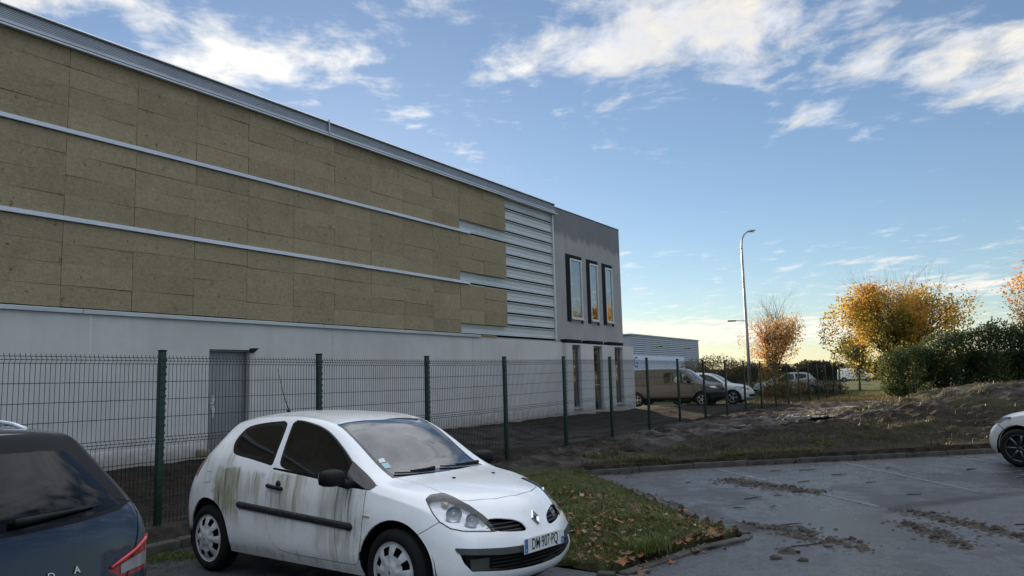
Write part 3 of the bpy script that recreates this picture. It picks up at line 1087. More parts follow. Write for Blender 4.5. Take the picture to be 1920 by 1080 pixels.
    for k, (x0, x1, z0, z1) in enumerate(up):
        win = empty('upper_window')
        win.parent = W
        wl = (.33, .28, .30)[k]
        # membrane flaps
        b = MB()
        b.box((x0 - wl, -.058, z0 - .12), (x0 - .002, -.053, z1 + .14))
        b.build('membrane_strip', 'membrane', win)
        MB().box((x0 - .002, -.0575, z1 + .002), (x1 + .05, -.053, z1 + .139)).build('membrane_strip', 'membrane', win)
        MB().box((x1 - .16, -.0575, z0 - .15), (x1 + .02, -.053, z0 - .045)).build('membrane_strip', 'membrane', win)
        wall_holes(x0 + .003, x1 - .003, z0 + .003, z1 - .003, -.085, .02, [(x0 + .065, x1 - .065, z0 + .07, z1 - .07)]).build('window_frame', 'window_alu', win)
        MB().box((x0 + .066, -.045, z0 + .071), (x1 - .066, -.039, z1 - .071)).build('pane', 'building_glass', win)
        MB().box((x0 - .03, -.14, z0 - .035), (x1 + .06, -.0855, z0 - .005)).build('window_sill', 'window_alu', win)
    # lower corner wall
    low = [(15.36, 16.03, .48, 2.79), (17.10, 17.88, .30, 2.79), (19.02, 19.80, .50, 2.79)]
    L = wall_holes(14.90, 20.92, -.05, 2.85, -.30, .0, low).build('base_wall', 'concrete_pale', W)
    MB().box((20.475, .01, -.05), (20.915, 9.0, 2.849)).build('base_wall_return', 'concrete_pale', L)
    for k, (x0, x1, z0, z1) in enumerate(low):
        win = empty('ground_window' if k != 1 else 'glazed_door')
        win.parent = W
        MB().box((x0 - .46, -.315, 2.868), (x1 + .08, -.06, 2.985), 0, .01).build('lintel_membrane', 'membrane', win)
        wall_holes(x0 + .002, x1 - .002, z0 + .002, z1 - .002, -.20, -.11, [(x0 + .05, x1 - .05, z0 + .06, z1 - .05)]).build('window_frame', 'door_grey', win)
        MB().box((x0 + .051, -.165, z0 + .061), (x1 - .051, -.159, z1 - .051)).build('pane', 'low_glass', win)
        MB().box((x0 - .02, -.33, z0 - .04), (x1 + .02, -.15, z0 - .003)).build('window_sill', 'door_grey', win)
        MB().box((x0 + .052, -.128, z0 + .062), (x1 - .052, -.10, z1 - .052)).build('pane_backing', 'pale_backing', win)  # yellow-green sheet close behind the glass makes the pane paler
        if k == 1:
            MB().box((x0 + .05, -.18, 1.28), (x1 - .05, -.168, 1.33)).build('glazing_bar', 'door_grey', win)
    # one loose block at the foot of the wall
    b = MB()
    b.box((-.40, -.50, .22), (-.20, -.32, .37), 0, .03)
    o = b.build('stone_block', 'loose_stone', None)
    o.matrix_world = W.matrix_basis
    tag(o, 'small pale tan stone block lying at the foot of the wall by the steel door', 'stone')
    return W


pm('loose_stone', (0.22, 0.18, 0.12), .9, 0, .2, 6, bump=.4, bscale=30)
build_warehouse()


# ------------------------------------------------------------------ welded mesh fence
pm('fence_green', (0.007, 0.034, 0.021), .42, 0, .25, 6)
pm('fence_wire', (0.006, 0.015, 0.013), .45, .1, .2, 6)


def build_fence():
    F = empty('mesh_fence', (*FENCE_P0, 0), 0, 'dark green welded wire mesh fence on square posts along the warehouse', 'fence')
    rz = math.atan2(FENCE_D[1], FENCE_D[0])
    H = 1.90
    # one panel in local coordinates: x along, y across, z up; top of wires at H
    folds = [(.0, 0), (.03, 0), (.065, -.03), (.10, 0), (.93, 0), (.965, -.03), (1.0, 0), (1.70, 0), (1.735, -.03), (1.77, 0), (1.90, 0)]
    b = MB()
    for k in range(49):
        x = .05 + k * .05
        b.tube([(x, dy, H - d) for d, dy in folds], .0034, 3, 0, False)
    for d, dy in ((.03, .004), (.065, -.026), (.10, .004), (.30, .004), (.50, .004), (.70, .004), (.93, .004), (.965, -.026), (1.0, .004), (1.2, .004), (1.4, .004), (1.6, .004), (1.70, .004), (1.735, -.026), (1.77, .004)):
        b.tube([(.03, dy, H - d), (2.47, dy, H - d)], .0038, 4, 0, False)
    panel = b.mesh('mesh_panel', 'fence_wire')
    b = MB()
    b.box((-.036, -.03, -.5), (.036, .03, 1.955), 0, .006)
    for k in range(22):
        z = .10 + k * .083
        b.box((-.039, -.037, z), (.039, -.0295, z + .03))
    post = b.mesh('fence_post', 'fence_green')
    bcap = MB().box((-.040, -.034, 1.9552), (.040, .034, 1.972), 0, .004).mesh('post_cap', 'membrane')
    for i in range(-2, 20):
        s = 2.5 * i
        z0 = .0 + .10 * float(smoothstep(4, 14, s)) if s >= 0 else 0.0
        z1 = .0 + .10 * float(smoothstep(4, 14, s + 2.5))
        p = FENCE_D * s
        o = link_mesh('fence_post', post, F, (p[0], p[1], z0))
        o.rotation_euler = (random.uniform(-.006, .006), random.uniform(-.006, .006), rz)
        c = link_mesh('post_cap', bcap, o)
        if i < 19:
            q = link_mesh('mesh_panel', panel, F, (p[0], p[1], z0 + .01))
            q.rotation_euler = (0, -math.atan2(z1 - z0, 2.5), rz)
    return F


build_fence()


# ------------------------------------------------------------------ cars: a smooth shell that is cut into its panels
def catmull(V, F):
    """one Catmull-Clark step on a quad mesh with open borders; old vertices keep their index"""
    V = np.asarray(V, float)
    F = np.asarray(F, int)
    nf = len(F)
    fp = V[F].mean(1)
    E = np.stack([F, np.roll(F, -1, 1)], 2).reshape(-1, 2)
    Es = np.sort(E, 1)
    U, inv, cnt = np.unique(Es, axis=0, return_inverse=True, return_counts=True)
    inv = inv.ravel()
    fid = np.repeat(np.arange(nf), 4)
    fs = np.zeros((len(U), 3))
    np.add.at(fs, inv, fp[fid])
    mid = (V[U[:, 0]] + V[U[:, 1]]) / 2
    bnd = cnt == 1
    ep = np.where(bnd[:, None], mid, (mid * 2 + fs) / 4)
    n = len(V)
    val = np.zeros(n)
    np.add.at(val, U.ravel(), 1)
    Fs, fc = np.zeros((n, 3)), np.zeros(n)
    np.add.at(Fs, F.ravel(), np.repeat(fp, 4, 0))
    np.add.at(fc, F.ravel(), 1)
    Rs = np.zeros((n, 3))
    np.add.at(Rs, U[:, 0], mid)
    np.add.at(Rs, U[:, 1], mid)
    k = np.maximum(val, 1)[:, None]
    Vn = (Fs / np.maximum(fc, 1)[:, None] + 2 * Rs / k + (k - 3) * V) / k
    bs, bc = np.zeros((n, 3)), np.zeros(n)
    ub = U[bnd]
    np.add.at(bs, ub[:, 0], mid[bnd])
    np.add.at(bs, ub[:, 1], mid[bnd])
    np.add.at(bc, ub.ravel(), 1)
    isb = bc > 0
    Vn[isb] = (V[isb] + bs[isb] / np.maximum(bc[isb], 1)[:, None]) / 2
    V2 = np.concatenate([Vn, fp, ep])
    ei = inv.reshape(nf, 4)
    a = F
    e = n + nf + ei
    c = (n + np.arange(nf))[:, None].repeat(4, 1)
    ep_prev = np.roll(e, 1, 1)
    F2 = np.stack([a, e, c, ep_prev], 2).reshape(-1, 4)
    return V2, F2


def curve(tbl):
    t = sorted(tbl)
    xs = np.array([p[0] for p in t], float)
    ys = np.array([p[1] for p in t], float)
    return lambda x: np.interp(x, xs, ys)


def car_cage(sp):
    """half cage with box topology: a side sheet and a sheet that wraps nose, top and tail"""
    front, top, rear = sp['front'], sp['top'], sp['rear']
    NR = len(front)
    belt, plan = curve(sp['belt']), curve(sp['plan'])
    frac = sp.get('frac', [0, .13, .30, .50, .76, 1.0])
    sec = sp.get('sec', [-.06, -.02, 0, 0, -.012, -.045])
    nb = len(frac)
    side = [[Vector(p[:3]) for p in front]]
    for (xe, ye, ze, xc, zc, xs) in top:
        zs = sp['sill']
        zb = min(float(belt(xe)), ze - 0.05)
        colp = []
        for j in range(NR):
            if j < nb:
                z = zs + (zb - zs) * frac[j]
                tt = (z - zs) / (ze - zs)
                x = xs + (xe - xs) * tt
                y = float(plan(x)) + sec[j]
                if ze < sp.get('hoodz', 1.0):
                    y = min(y, float(plan(x)))
                colp.append(Vector((x, y, z)))
            elif j < NR - 1:
                k = (j - nb + 1) / (NR - nb)
                a = colp[nb - 1]
                b = Vector((xe, ye, ze))
                p = a.lerp(b, k)
                p.y += sp.get('bulge', .02) * math.sin(math.pi * k)
                colp.append(p)
            else:
                colp.append(Vector((xe, ye, ze)))
        side.append(colp)
    side.append([Vector(p[:3]) for p in rear])
    # perimeter rows: front bottom->top, top, rear top->bottom
    per = [(Vector(p[:3]), p[3], p[4]) for p in front]
    per += [(Vector(p[:3]), p[3], p[4]) for p in top]
    per += [(Vector(p[:3]), p[3], p[4]) for p in reversed(rear)]
    ts = sp.get('ts', [0, .3, .6, .84])
    pw = sp.get('pw', 2.3)
    V, idx = [], {}

    def vid(p):
        key = (round(p[0], 5), round(p[1], 5), round(p[2], 5))
        if key not in idx:
            idx[key] = len(V)
            V.append(tuple(p))
        return idx[key]
    S = [[vid(p) for p in c] for c in side]
    F = []
    for i in range(len(S) - 1):
        for j in range(NR - 1):
            F.append((S[i][j], S[i][j + 1], S[i + 1][j + 1], S[i + 1][j]))
    Wp = []
    for (e, xc, zc) in per:
        row = []
        for t in ts:
            q = t ** pw
            row.append(vid((xc + (e.x - xc) * q, e.y * t, zc + (e.z - zc) * q)))
        row.append(vid(e))
        Wp.append(row)
    for i in range(len(Wp) - 1):
        for j in range(len(ts)):
            F.append((Wp[i][j], Wp[i + 1][j], Wp[i + 1][j + 1], Wp[i][j + 1]))
    V = np.array(V)
    # mirror to the right side (y<0): keep centre line shared
    n = len(V)
    M = V * np.array([1, -1, 1])
    mid = np.abs(V[:, 1]) < 1e-6
    remap = np.arange(n) + n
    remap[mid] = np.arange(n)[mid]
    Va = np.concatenate([V, M])
    Fa = np.array(F)
    Fm = remap[Fa][:, ::-1]
    Fall = np.concatenate([Fa, Fm])
    used = np.unique(Fall)
    rm = -np.ones(len(Va), int)
    rm[used] = np.arange(len(used))
    return Va[used], rm[Fall]


def car_surface(sp, levels=3, fit=2):
    V0, F0 = car_cage(sp)
    P = V0.copy()
    for _ in range(fit):                           # pull the smooth surface back through the given points
        V, F = catmull(P, F0)
        V, F = catmull(V, F)
        P = P + 0.8 * (V0 - V[:len(P)])
    V, F = P, F0
    for _ in range(levels):
        V, F = catmull(V, F)
    return V, F


class Shell:
    """car skin that can be cut along outlines and handed out as parts"""
    def __init__(self, V, F):
        self.bm = bmesh.new()
        vs = [self.bm.verts.new(p) for p in V]
        for f in F:
            self.bm.faces.new([vs[i] for i in f])
        bmesh.ops.recalc_face_normals(self.bm, faces=self.bm.faces[:])
        self.bm.normal_update()
        # outward check
        s = sum(f.normal.dot(f.calc_center_median() - Vector((1.3, 0, 0.7))) for f in self.bm.faces)
        if s < 0:
            bmesh.ops.reverse_faces(self.bm, faces=self.bm.faces[:])
            self.bm.normal_update()
        self.nl = self.bm.verts.layers.float_vector.new('sn')
        for v in self.bm.verts:
            v[self.nl] = v.normal
        self.part = self.bm.faces.layers.int.new('part')
        self.names = ['body']

    def cos(self):
        return np.array([v.co[:] for v in self.bm.verts])

    def cut(self, f):
        bm = self.bm
        bm.verts.index_update()
        val = f(self.cos())
        val = np.where(np.abs(val) < 2e-4, 2e-4, val)
        new = []
        for e in list(bm.edges):
            a, b = e.verts
            va, vb = val[a.index], val[b.index]
            if va * vb < 0:
                t = va / (va - vb)
                na, nb2 = a[self.nl].copy(), b[self.nl].copy()
                _, nv = bmesh.utils.edge_split(e, a, t)
                nv[self.nl] = na.lerp(nb2, t).normalized()
                new.append(nv)
        if new:
            bmesh.ops.connect_verts(bm, verts=new)

    def centers(self):
        self.bm.faces.ensure_lookup_table()
        return np.array([f.calc_center_median()[:] for f in self.bm.faces])

    def mark(self, name, f, only=None):
        """cut along f=0 and give the inside to a part"""
        self.cut(f)
        if name not in self.names:
            self.names.append(name)
        k = self.names.index(name)
        v = f(self.centers())
        ok = None if only is None else [self.names.index(o) for o in only if o in self.names]
        for i, fc in enumerate(self.bm.faces):
            if v[i] < 0 and (ok is None or fc[self.part] in ok):
                fc[self.part] = k

    def seam(self, f, g=0.0028, only=('body',)):
        self.cut(lambda P: f(P) - g)
        self.cut(lambda P: f(P) + g)
        if 'gap' not in self.names:
            self.names.append('gap')
        k = self.names.index('gap')
        v = np.abs(f(self.centers()))
        ok = [self.names.index(o) for o in only if o in self.names]
        for i, fc in enumerate(self.bm.faces):
            if v[i] < g and fc[self.part] in ok:
                fc[self.part] = k

    def take(self, name, objname, mat, parent, off=0.0, bevel_in=0.0, keep=None, flat=0.0):
        """build the faces of one part as a mesh of its own"""
        if name not in self.names:
            return None
        k = self.names.index(name)
        idx, vs, ns, fs = {}, [], [], []
        for f in self.bm.faces:
            if f[self.part] != k or (keep is not None and not keep(f.calc_center_median())):
                continue
            ff = []
            for v in f.verts:
                if v.index not in idx or idx[v.index][1] is not v:
                    idx[v.index] = (len(vs), v)
                    n = Vector(v[self.nl]).normalized()
                    vs.append(tuple(v.co + n * off))
                    if flat:                       # side glass is bent one way only
                        n = n.lerp(Vector((.04, math.copysign(.93, v.co.y), .36)), flat).normalized()
                    ns.append(tuple(n))
                ff.append(idx[v.index][0])
            fs.append(ff)
        if not fs:
            return None
        if bevel_in > 0:                           # turn the border inwards so that the panel has thickness
            from collections import Counter
            ec = Counter()
            for ff in fs:
                for a, b in zip(ff, ff[1:] + ff[:1]):
                    ec[(min(a, b), max(a, b))] += 1
            dirs = {}
            for ff in fs:
                for a, b in zip(ff, ff[1:] + ff[:1]):
                    if ec[(min(a, b), max(a, b))] == 1:
                        dirs[(a, b)] = 1
            inn = {}
            for (a, b) in dirs:
                for q in (a, b):
                    if q not in inn:
                        n = Vector(ns[q])
                        inn[q] = len(vs)
                        vs.append(tuple(Vector(vs[q]) - n * bevel_in))
                        ns.append(tuple(n))
            for (a, b) in dirs:
                fs.append([b, a, inn[a], inn[b]])
        me = bpy.data.meshes.new(objname)
        me.from_pydata(vs, [], fs)
        me.materials.append(MATS[mat] if isinstance(mat, str) else mat)
        me.polygons.foreach_set('use_smooth', np.ones(len(fs), bool))
        me.update()
        me.normals_split_custom_set_from_vertices(ns)
        return link_mesh(objname, me, parent)

    def tree(self):
        from mathutils.bvhtree import BVHTree
        return BVHTree.FromBMesh(self.bm)


def side_f(poly, s=0, ymin=0.25):
    """outline drawn in side view; s=-1 right side, +1 left side, 0 both"""
    poly = np.asarray(poly, float)

    def f(P):
        d = poly_sdf(P[:, [0, 2]], poly)
        if s == 0:
            g = ymin - np.abs(P[:, 1])
        else:
            g = ymin - s * P[:, 1]
        return np.maximum(d, g)
    return f


def side_line(pts, s=0, ymin=0.25):
    """open line in side view -> distance function for a seam"""
    pts = np.asarray(pts, float)

    def f(P):
        Q = P[:, [0, 2]]
        best = np.full(len(Q), 1e9)
        sign = np.ones(len(Q))
        for a, b in zip(pts[:-1], pts[1:]):
            e = b - a
            t = np.clip(((Q - a) @ e) / (e @ e), 0, 1)
            q = Q - a - t[:, None] * e
            d = np.sqrt((q * q).sum(1))
            sg = np.sign(e[0] * (Q - a)[:, 1] - e[1] * (Q - a)[:, 0])
            m = d < best
            best = np.where(m, d, best)
            sign = np.where(m, sg, sign)
        out = best * np.where(sign == 0, 1, sign)
        bad = (np.abs(P[:, 1]) < ymin) if s == 0 else (s * P[:, 1] < ymin)
        return np.where(bad, 9.0, out)
    return f


def front_f(poly, mirror=True, xmin=2.4):
    poly = np.asarray(poly, float)

    def f(P):
        y = np.abs(P[:, 1]) if mirror else P[:, 1]
        return np.maximum(poly_sdf(np.stack([y, P[:, 2]], 1), poly), xmin - P[:, 0])
    return f


def rear_f(poly, mirror=True, xmax=0.3):
    poly = np.asarray(poly, float)

    def f(P):
        y = np.abs(P[:, 1]) if mirror else P[:, 1]
        return np.maximum(poly_sdf(np.stack([y, P[:, 2]], 1), poly), P[:, 0] - xmax)
    return f


def top_f(poly, zmin=0.6, mirror=True):
    poly = np.asarray(poly, float)

    def f(P):
        y = np.abs(P[:, 1]) if mirror else P[:, 1]
        return np.maximum(poly_sdf(np.stack([P[:, 0], y], 1), poly), zmin - P[:, 2])
    return f


def oblique_f(poly, ang, xmin=2.3):
    """outline drawn looking along a level direction turned by ang from the nose (corner lamps)"""
    poly = np.asarray(poly, float)
    c, s = math.cos(ang), math.sin(ang)

    def f(P):
        y = np.abs(P[:, 1])
        h = -s * P[:, 0] + c * y                   # axis across the view
        return np.maximum(poly_sdf(np.stack([h, P[:, 2]], 1), poly), xmin - P[:, 0])
    return f


def arch_f(cx, cz, r, ymin=0.35):
    def f(P):
        d = np.hypot(P[:, 0] - cx, P[:, 2] - cz) - r
        return np.maximum(d, ymin - np.abs(P[:, 1]))
    return f


def make_wheel(name, parent, loc, side, r=0.31, w=0.19, rim=0.215, style='cap', mats=('tyre', 'wheel_cap')):
    """wheel standing in the xz plane; side=-1: outer face looks to -y"""
    e = empty(name)
    e.parent = parent
    e.location = loc
    s = side
    mb = MB()
    h = w / 2
    k = [(rim - .012, s * h * .55), (rim, s * h * .96), (rim + .02, s * h * 1.0), (rim + (r - rim) * .55, s * h * 1.04), (r - .022, s * h * .9), (r - .006, s * h * .72),
         (r, s * h * .55), (r, s * h * .2), (r - .005, s * h * .17), (r - .005, s * h * .12), (r, s * h * .09), (r, -s * h * .09), (r - .005, -s * h * .12), (r - .005, -s * h * .17), (r, -s * h * .2),
         (r, -s * h * .6), (r - .02, -s * h * .9), (rim, -s * h), (rim - .012, -s * h * .6)]
    mb.lathe(k, 40)
    mb.build('tyre', mats[0], e)
    mb = MB()
    if style == 'cap':
        # dished trim with eight openings
        N, rings = 96, [0.0, .045, .06, .075, .105, .125, .145, .165, .185, rim - .012, rim]
        prof = [.035, .035, .033, .022, .022, .020, .015, .007, -.002, -.010, -.002]
        vs, fs, ms = [], [], []
        for rr, pp in zip(rings, prof):
            for q in range(N):
                t = 2 * math.pi * q / N
                petal = math.cos(8 * t)
                dz = 0.004 * petal if .06 < rr < rim - .02 else 0
                vs.append((rr * math.cos(t), s * (h * .93 + pp + dz), rr * math.sin(t)))
        for a in range(len(rings) - 1):
            for q in range(N):
                q2 = (q + 1) % N
                t = 2 * math.pi * (q + .5) / N
                ph = ((t / (2 * math.pi) * 8) % 1) - .5
                rm = (rings[a] + rings[a + 1]) / 2
                hole = (abs(ph) < .27 and .115 < rm < .186) and not (abs(ph) > .19 and (rm < .13 or rm > .18))
                if hole:
                    continue
                fs.append((a * N + q, a * N + q2, (a + 1) * N + q2, (a + 1) * N + q))
        mb.add(vs, fs, 0, True)
        mb.build('wheel_cap', mats[1], e)
        b = MB()
        b.lathe([(rim - .005, s * h * .6), (.10, s * h * .35), (0.001, s * h * .35)], 32)
        b.build('rim', 'dark_metal', e)
        b = MB()
        b.prism([(0, .024), (.013, 0), (0, -.024), (-.013, 0)], .004, ((0, s * (h * .93 + .034), 0), (1, 0, 0), (0, 0, 1), (0, s, 0)))
        b.build('cap_emblem', 'chrome', e)
    else:
        n_sp = int(style)
        b = MB()
        b.lathe([(rim - .02, s * h * .1), (rim - .012, s * h * .9), (rim + .004, s * h * 1.0), (rim + .006, s * h * .9)], 40)
        for q in range(n_sp):
            t = 2 * math.pi * q / n_sp
            for tw in ((-.13, .13) if n_sp <= 6 else (0,)):
                pts = []
                for rr, yy in ((.04, .80), (rim * .55, .78), (rim - .008, .86)):
                    a = t + tw * (rr / rim)
                    pts.append((rr * math.cos(a), s * h * yy, rr * math.sin(a)))
                b.tube(pts, [.020, .015, .013] if n_sp <= 6 else [.028, .022, .024], 6)
        b.lathe([(.001, s * h * .9), (.05, s * h * .88), (.06, s * h * .7)], 24)
        b.build('rim', mats[1], e)
        b = MB()
        b.lathe([(rim - .02, s * h * .2), (.14, s * h * .1), (0.001, s * h * .1)], 32)
        b.build('brake_disc', 'dark_metal', e)
    return e


def underbody(parent, x0, x1, w, z0, z1, arches, r):
    """dark floor pan and wheel housings that close the shell from below"""
    b = MB()
    b.box((x0 + .25, -w + .10, z0 + .02), (x1 - .50, w - .10, z0 + .07))
    for cx in arches:
        for s in (-1, 1):
            n = 14
            vs, fs = [], []
            for q in range(n + 1):
                t = math.pi * q / n - .15 + .3 * (q / n) * 0
                t = -.25 + (math.pi + .5) * q / n
                for yy in (w - .03, w - .36):
                    vs.append((cx + (r + .012) * math.cos(t), s * yy, .30 + (r + .012) * math.sin(t)))
            for q in range(n):
                fs.append((2 * q, 2 * q + 1, 2 * q + 3, 2 * q + 2))
            b.add(vs, fs, 0, True)
            b.add([(cx - r - .02, s * (w - .36), z0), (cx + r + .02, s * (w - .36), z0), (cx + r + .02, s * (w - .36), .3 + r + .02), (cx - r - .02, s * (w - .36), .3 + r + .02)], [(0, 1, 2, 3)])
    return b.build('underbody', 'black_plastic', parent)


def text_mesh(txt, size, sx=1.0, bold=0.0):
    """letters as a filled flat mesh: returns vertices and faces in the xy plane, centred"""
    cu = bpy.data.curves.new('lettering', 'FONT')
    cu.body = txt
    cu.size = size
    cu.align_x = 'CENTER'
    cu.align_y = 'CENTER'
    cu.resolution_u = 4
    cu.offset = bold
    ob = bpy.data.objects.new('lettering', cu)
    COL.objects.link(ob)
    dg = bpy.context.evaluated_depsgraph_get()
    me = bpy.data.meshes.new_from_object(ob.evaluated_get(dg))
    vs = [(v.co.x * sx, v.co.y) for v in me.vertices]
    fs = [tuple(p.vertices) for p in me.polygons]
    bpy.data.objects.remove(ob, do_unlink=True)
    bpy.data.meshes.remove(me)
    return vs, fs


def put_text(mb, txt, size, frame, sx=1.0, mi=0, bold=0.0):
    o, ex, ey = [Vector(v) for v in frame]
    vs, fs = text_mesh(txt, size, sx, bold)
    mb.add([o + ex * a + ey * b for a, b in vs], fs, mi)
    return mb


def seat_mesh(b, x, y, z=0.30):
    """front seat: cushion, back and headrest"""
    b.box((x - .05, y - .25, z), (x + .48, y + .25, z + .20), 0, .06)
    vs = []
    for k, (dx, dz, hw, th) in enumerate([(0, .12, .23, .09), (-.12, .45, .24, .08), (-.20, .72, .19, .06)]):
        for sx in (-1, 1):
            for sy in (-1, 1):
                vs.append((x + dx + sx * th, y + sy * hw, z + dz))
    fs = []
    for k in range(2):
        o = 4 * k
        fs += [(o, o + 1, o + 5, o + 4), (o + 2, o + 6, o + 7, o + 3), (o, o + 4, o + 6, o + 2), (o + 1, o + 3, o + 7, o + 5)]
    fs.append((8, 9, 11, 10))
    b.add(vs, fs, 0, False)
    b.box((x - .27, y - .12, z + .74), (x - .17, y + .12, z + .92), 0, .04)
    return b


# ------------------------------------------------------------------ the small white hatchback
HATCH = dict(
    sill=.225, hoodz=.99,
    frac=[0, .12, .27, .50, .78, 1.0], sec=[-.055, -.018, .0, -.004, -.014, -.050], bulge=.022,
    belt=[(3.3, .66), (3.0, .715), (2.8, .77), (2.55, .815), (2.3, .855), (2.1, .90), (1.6, .945), (1.0, .985), (.5, 1.03), (.1, 1.07), (-.3, 1.08)],
    plan=[(3.3, .60), (3.2, .68), (3.1, .735), (3.0, .772), (2.85, .808), (2.6, .835), (2.2, .845), (1.3, .85), (.5, .85), (.1, .848), (-.1, .838), (-.25, .812), (-.36, .775), (-.47, .735)],
    front=[(3.08, .70, .19, 3.30, .185), (3.18, .69, .27, 3.41, .25), (3.215, .68, .35, 3.44, .33), (3.225, .668, .43, 3.447, .41), (3.22, .652, .51, 3.44, .49),
           (3.205, .63, .58, 3.415, .56), (3.18, .595, .645, 3.375, .63), (3.145, .56, .70, 3.325, .70), (3.10, .525, .755, 3.265, .768)],
    top=[(2.98, .60, .80, 3.13, .835, 2.93), (2.80, .665, .85, 2.92, .882, 2.74), (2.58, .70, .90, 2.68, .922, 2.55), (2.37, .70, .935, 2.47, .95, 2.36),
         (2.17, .672, 1.035, 2.28, 1.01, 2.17), (1.98, .635, 1.165, 2.07, 1.15, 2.0), (1.79, .60, 1.285, 1.86, 1.285, 1.8), (1.58, .572, 1.372, 1.64, 1.392, 1.6),
         (1.28, .556, 1.42, 1.32, 1.452, 1.3), (.92, .55, 1.432, .92, 1.478, .95), (.52, .543, 1.418, .52, 1.476, .55), (.24, .53, 1.388, .22, 1.455, .2), (.11, .52, 1.368, .06, 1.435, -.12)],
    rear=[(-.44, .69, .25, -.55, .25), (-.48, .70, .38, -.60, .38), (-.48, .715, .52, -.61, .52), (-.45, .725, .66, -.58, .66), (-.375, .722, .83, -.50, .83),
          (-.265, .69, .98, -.40, .98), (-.13, .64, 1.12, -.27, 1.13), (-.01, .575, 1.26, -.15, 1.29), (.045, .515, 1.345, -.06, 1.415)],
)
HATCH_POSE = (-2.493 - .03, 8.382 + .024, -0.212, -0.6623)     # x, y, ground, heading


def surf_y(bvh, x, z, s):
    h = bvh.ray_cast(Vector((x, s * 3.0, z)), Vector((0, -s, 0)))
    return (h[0], h[1]) if h[0] is not None else (Vector((x, s * .8, z)), Vector((0, s, 0)))


def surf_z(bvh, x, y):
    h = bvh.ray_cast(Vector((x, y, 4.0)), Vector((0, 0, -1)))
    return (h[0], h[1]) if h[0] is not None else (Vector((x, y, 1)), Vector((0, 0, 1)))


def surf_x(bvh, y, z, s=1):
    h = bvh.ray_cast(Vector((s * 8.0, y, z)), Vector((-s, 0, 0)))
    return (h[0], h[1]) if h[0] is not None else (Vector((s * 3, y, z)), Vector((s, 0, 0)))


def strip_along(bvh, pts, hgt, thick, s, mb, mi=0):
    """moulding that follows the flank: pts are (x, z)"""
    sec = [(-.5, -.3), (-.42, .7), (-.2, 1.0), (.2, 1.0), (.42, .7), (.5, -.3)]
    n = len(sec)
    vs, fs = [], []
    for k, (x, z) in enumerate(pts):
        q = 1.0
        if k in (0, len(pts) - 1):
            q = .45
        p, nn = surf_y(bvh, x, z, s)
        for a, b in sec:
            vs.append((x, p.y + s * (b * thick * (q if b > 0 else 1)), z + a * hgt * (q if k in (0, len(pts) - 1) else 1)))
    for k in range(len(pts) - 1):
        for i in range(n - 1):
            fs.append((k * n + i, k * n + i + 1, (k + 1) * n + i + 1, (k + 1) * n + i))
    fs.append(tuple(range(n)))
    fs.append(tuple(range((len(pts) - 1) * n, len(pts) * n))[::-1])
    if s > 0:
        fs = [tuple(reversed(f)) for f in fs]
    mb.add(vs, fs, mi, True)


def door_mirror(parent, p, s, mat='black_plastic', size=(.10, .20, .135)):
    """door mirror: a foot on the sail panel, a rounded shell and its glass"""
    e = empty('door_mirror')
    e.parent = parent
    b = MB()
    dx, dy, dz = size
    N, Mr = 16, 9
    vs, fs = [], []
    for i in range(Mr + 1):
        a = math.pi * i / Mr - math.pi / 2
        for k in range(N):
            t = 2 * math.pi * k / N
            ca = math.copysign(abs(math.cos(a)) ** .55, math.cos(a))
            x = p[0] + dx * ca * math.copysign(abs(math.cos(t)) ** .6, math.cos(t)) * (1.0 if math.cos(t) > 0 else .35) - .02
            y = p[1] + s * (dy * .5 + dy * .5 * math.copysign(abs(math.sin(a)) ** .7, math.sin(a)))
            z = p[2] + dz * .5 * ca * math.copysign(abs(math.sin(t)) ** .6, math.sin(t))
            vs.append((x, y, z))
    for i in range(Mr):
        for k in range(N):
            k2 = (k + 1) % N
            fs.append((i * N + k, i * N + k2, (i + 1) * N + k2, (i + 1) * N + k))
    b.add(vs, fs, 0, True)
    b.build('mirror_housing', mat, e)
    b = MB()
    b.tube([(p[0] + .05, p[1] - s * .10, p[2] - dz * .55), (p[0] + .03, p[1] - s * .01, p[2] - dz * .42), (p[0], p[1] + s * .06, p[2] - dz * .25)], [.045, .035, .03], 8)
    b.build('mirror_foot', 'black_plastic', e)
    b = MB()
    b.prism([(-.38 * dy, -.38 * dz), (.38 * dy, -.38 * dz), (.42 * dy, .0), (.36 * dy, .38 * dz), (-.36 * dy, .38 * dz), (-.42 * dy, 0)], .004, ((p[0] - dx * .35 - .024, p[1] + s * dy * .5, p[2]), (0, 1, 0), (0, 0, 1), (-1, 0, 0)))
    b.build('mirror_glass', 'chrome', e)
    return e


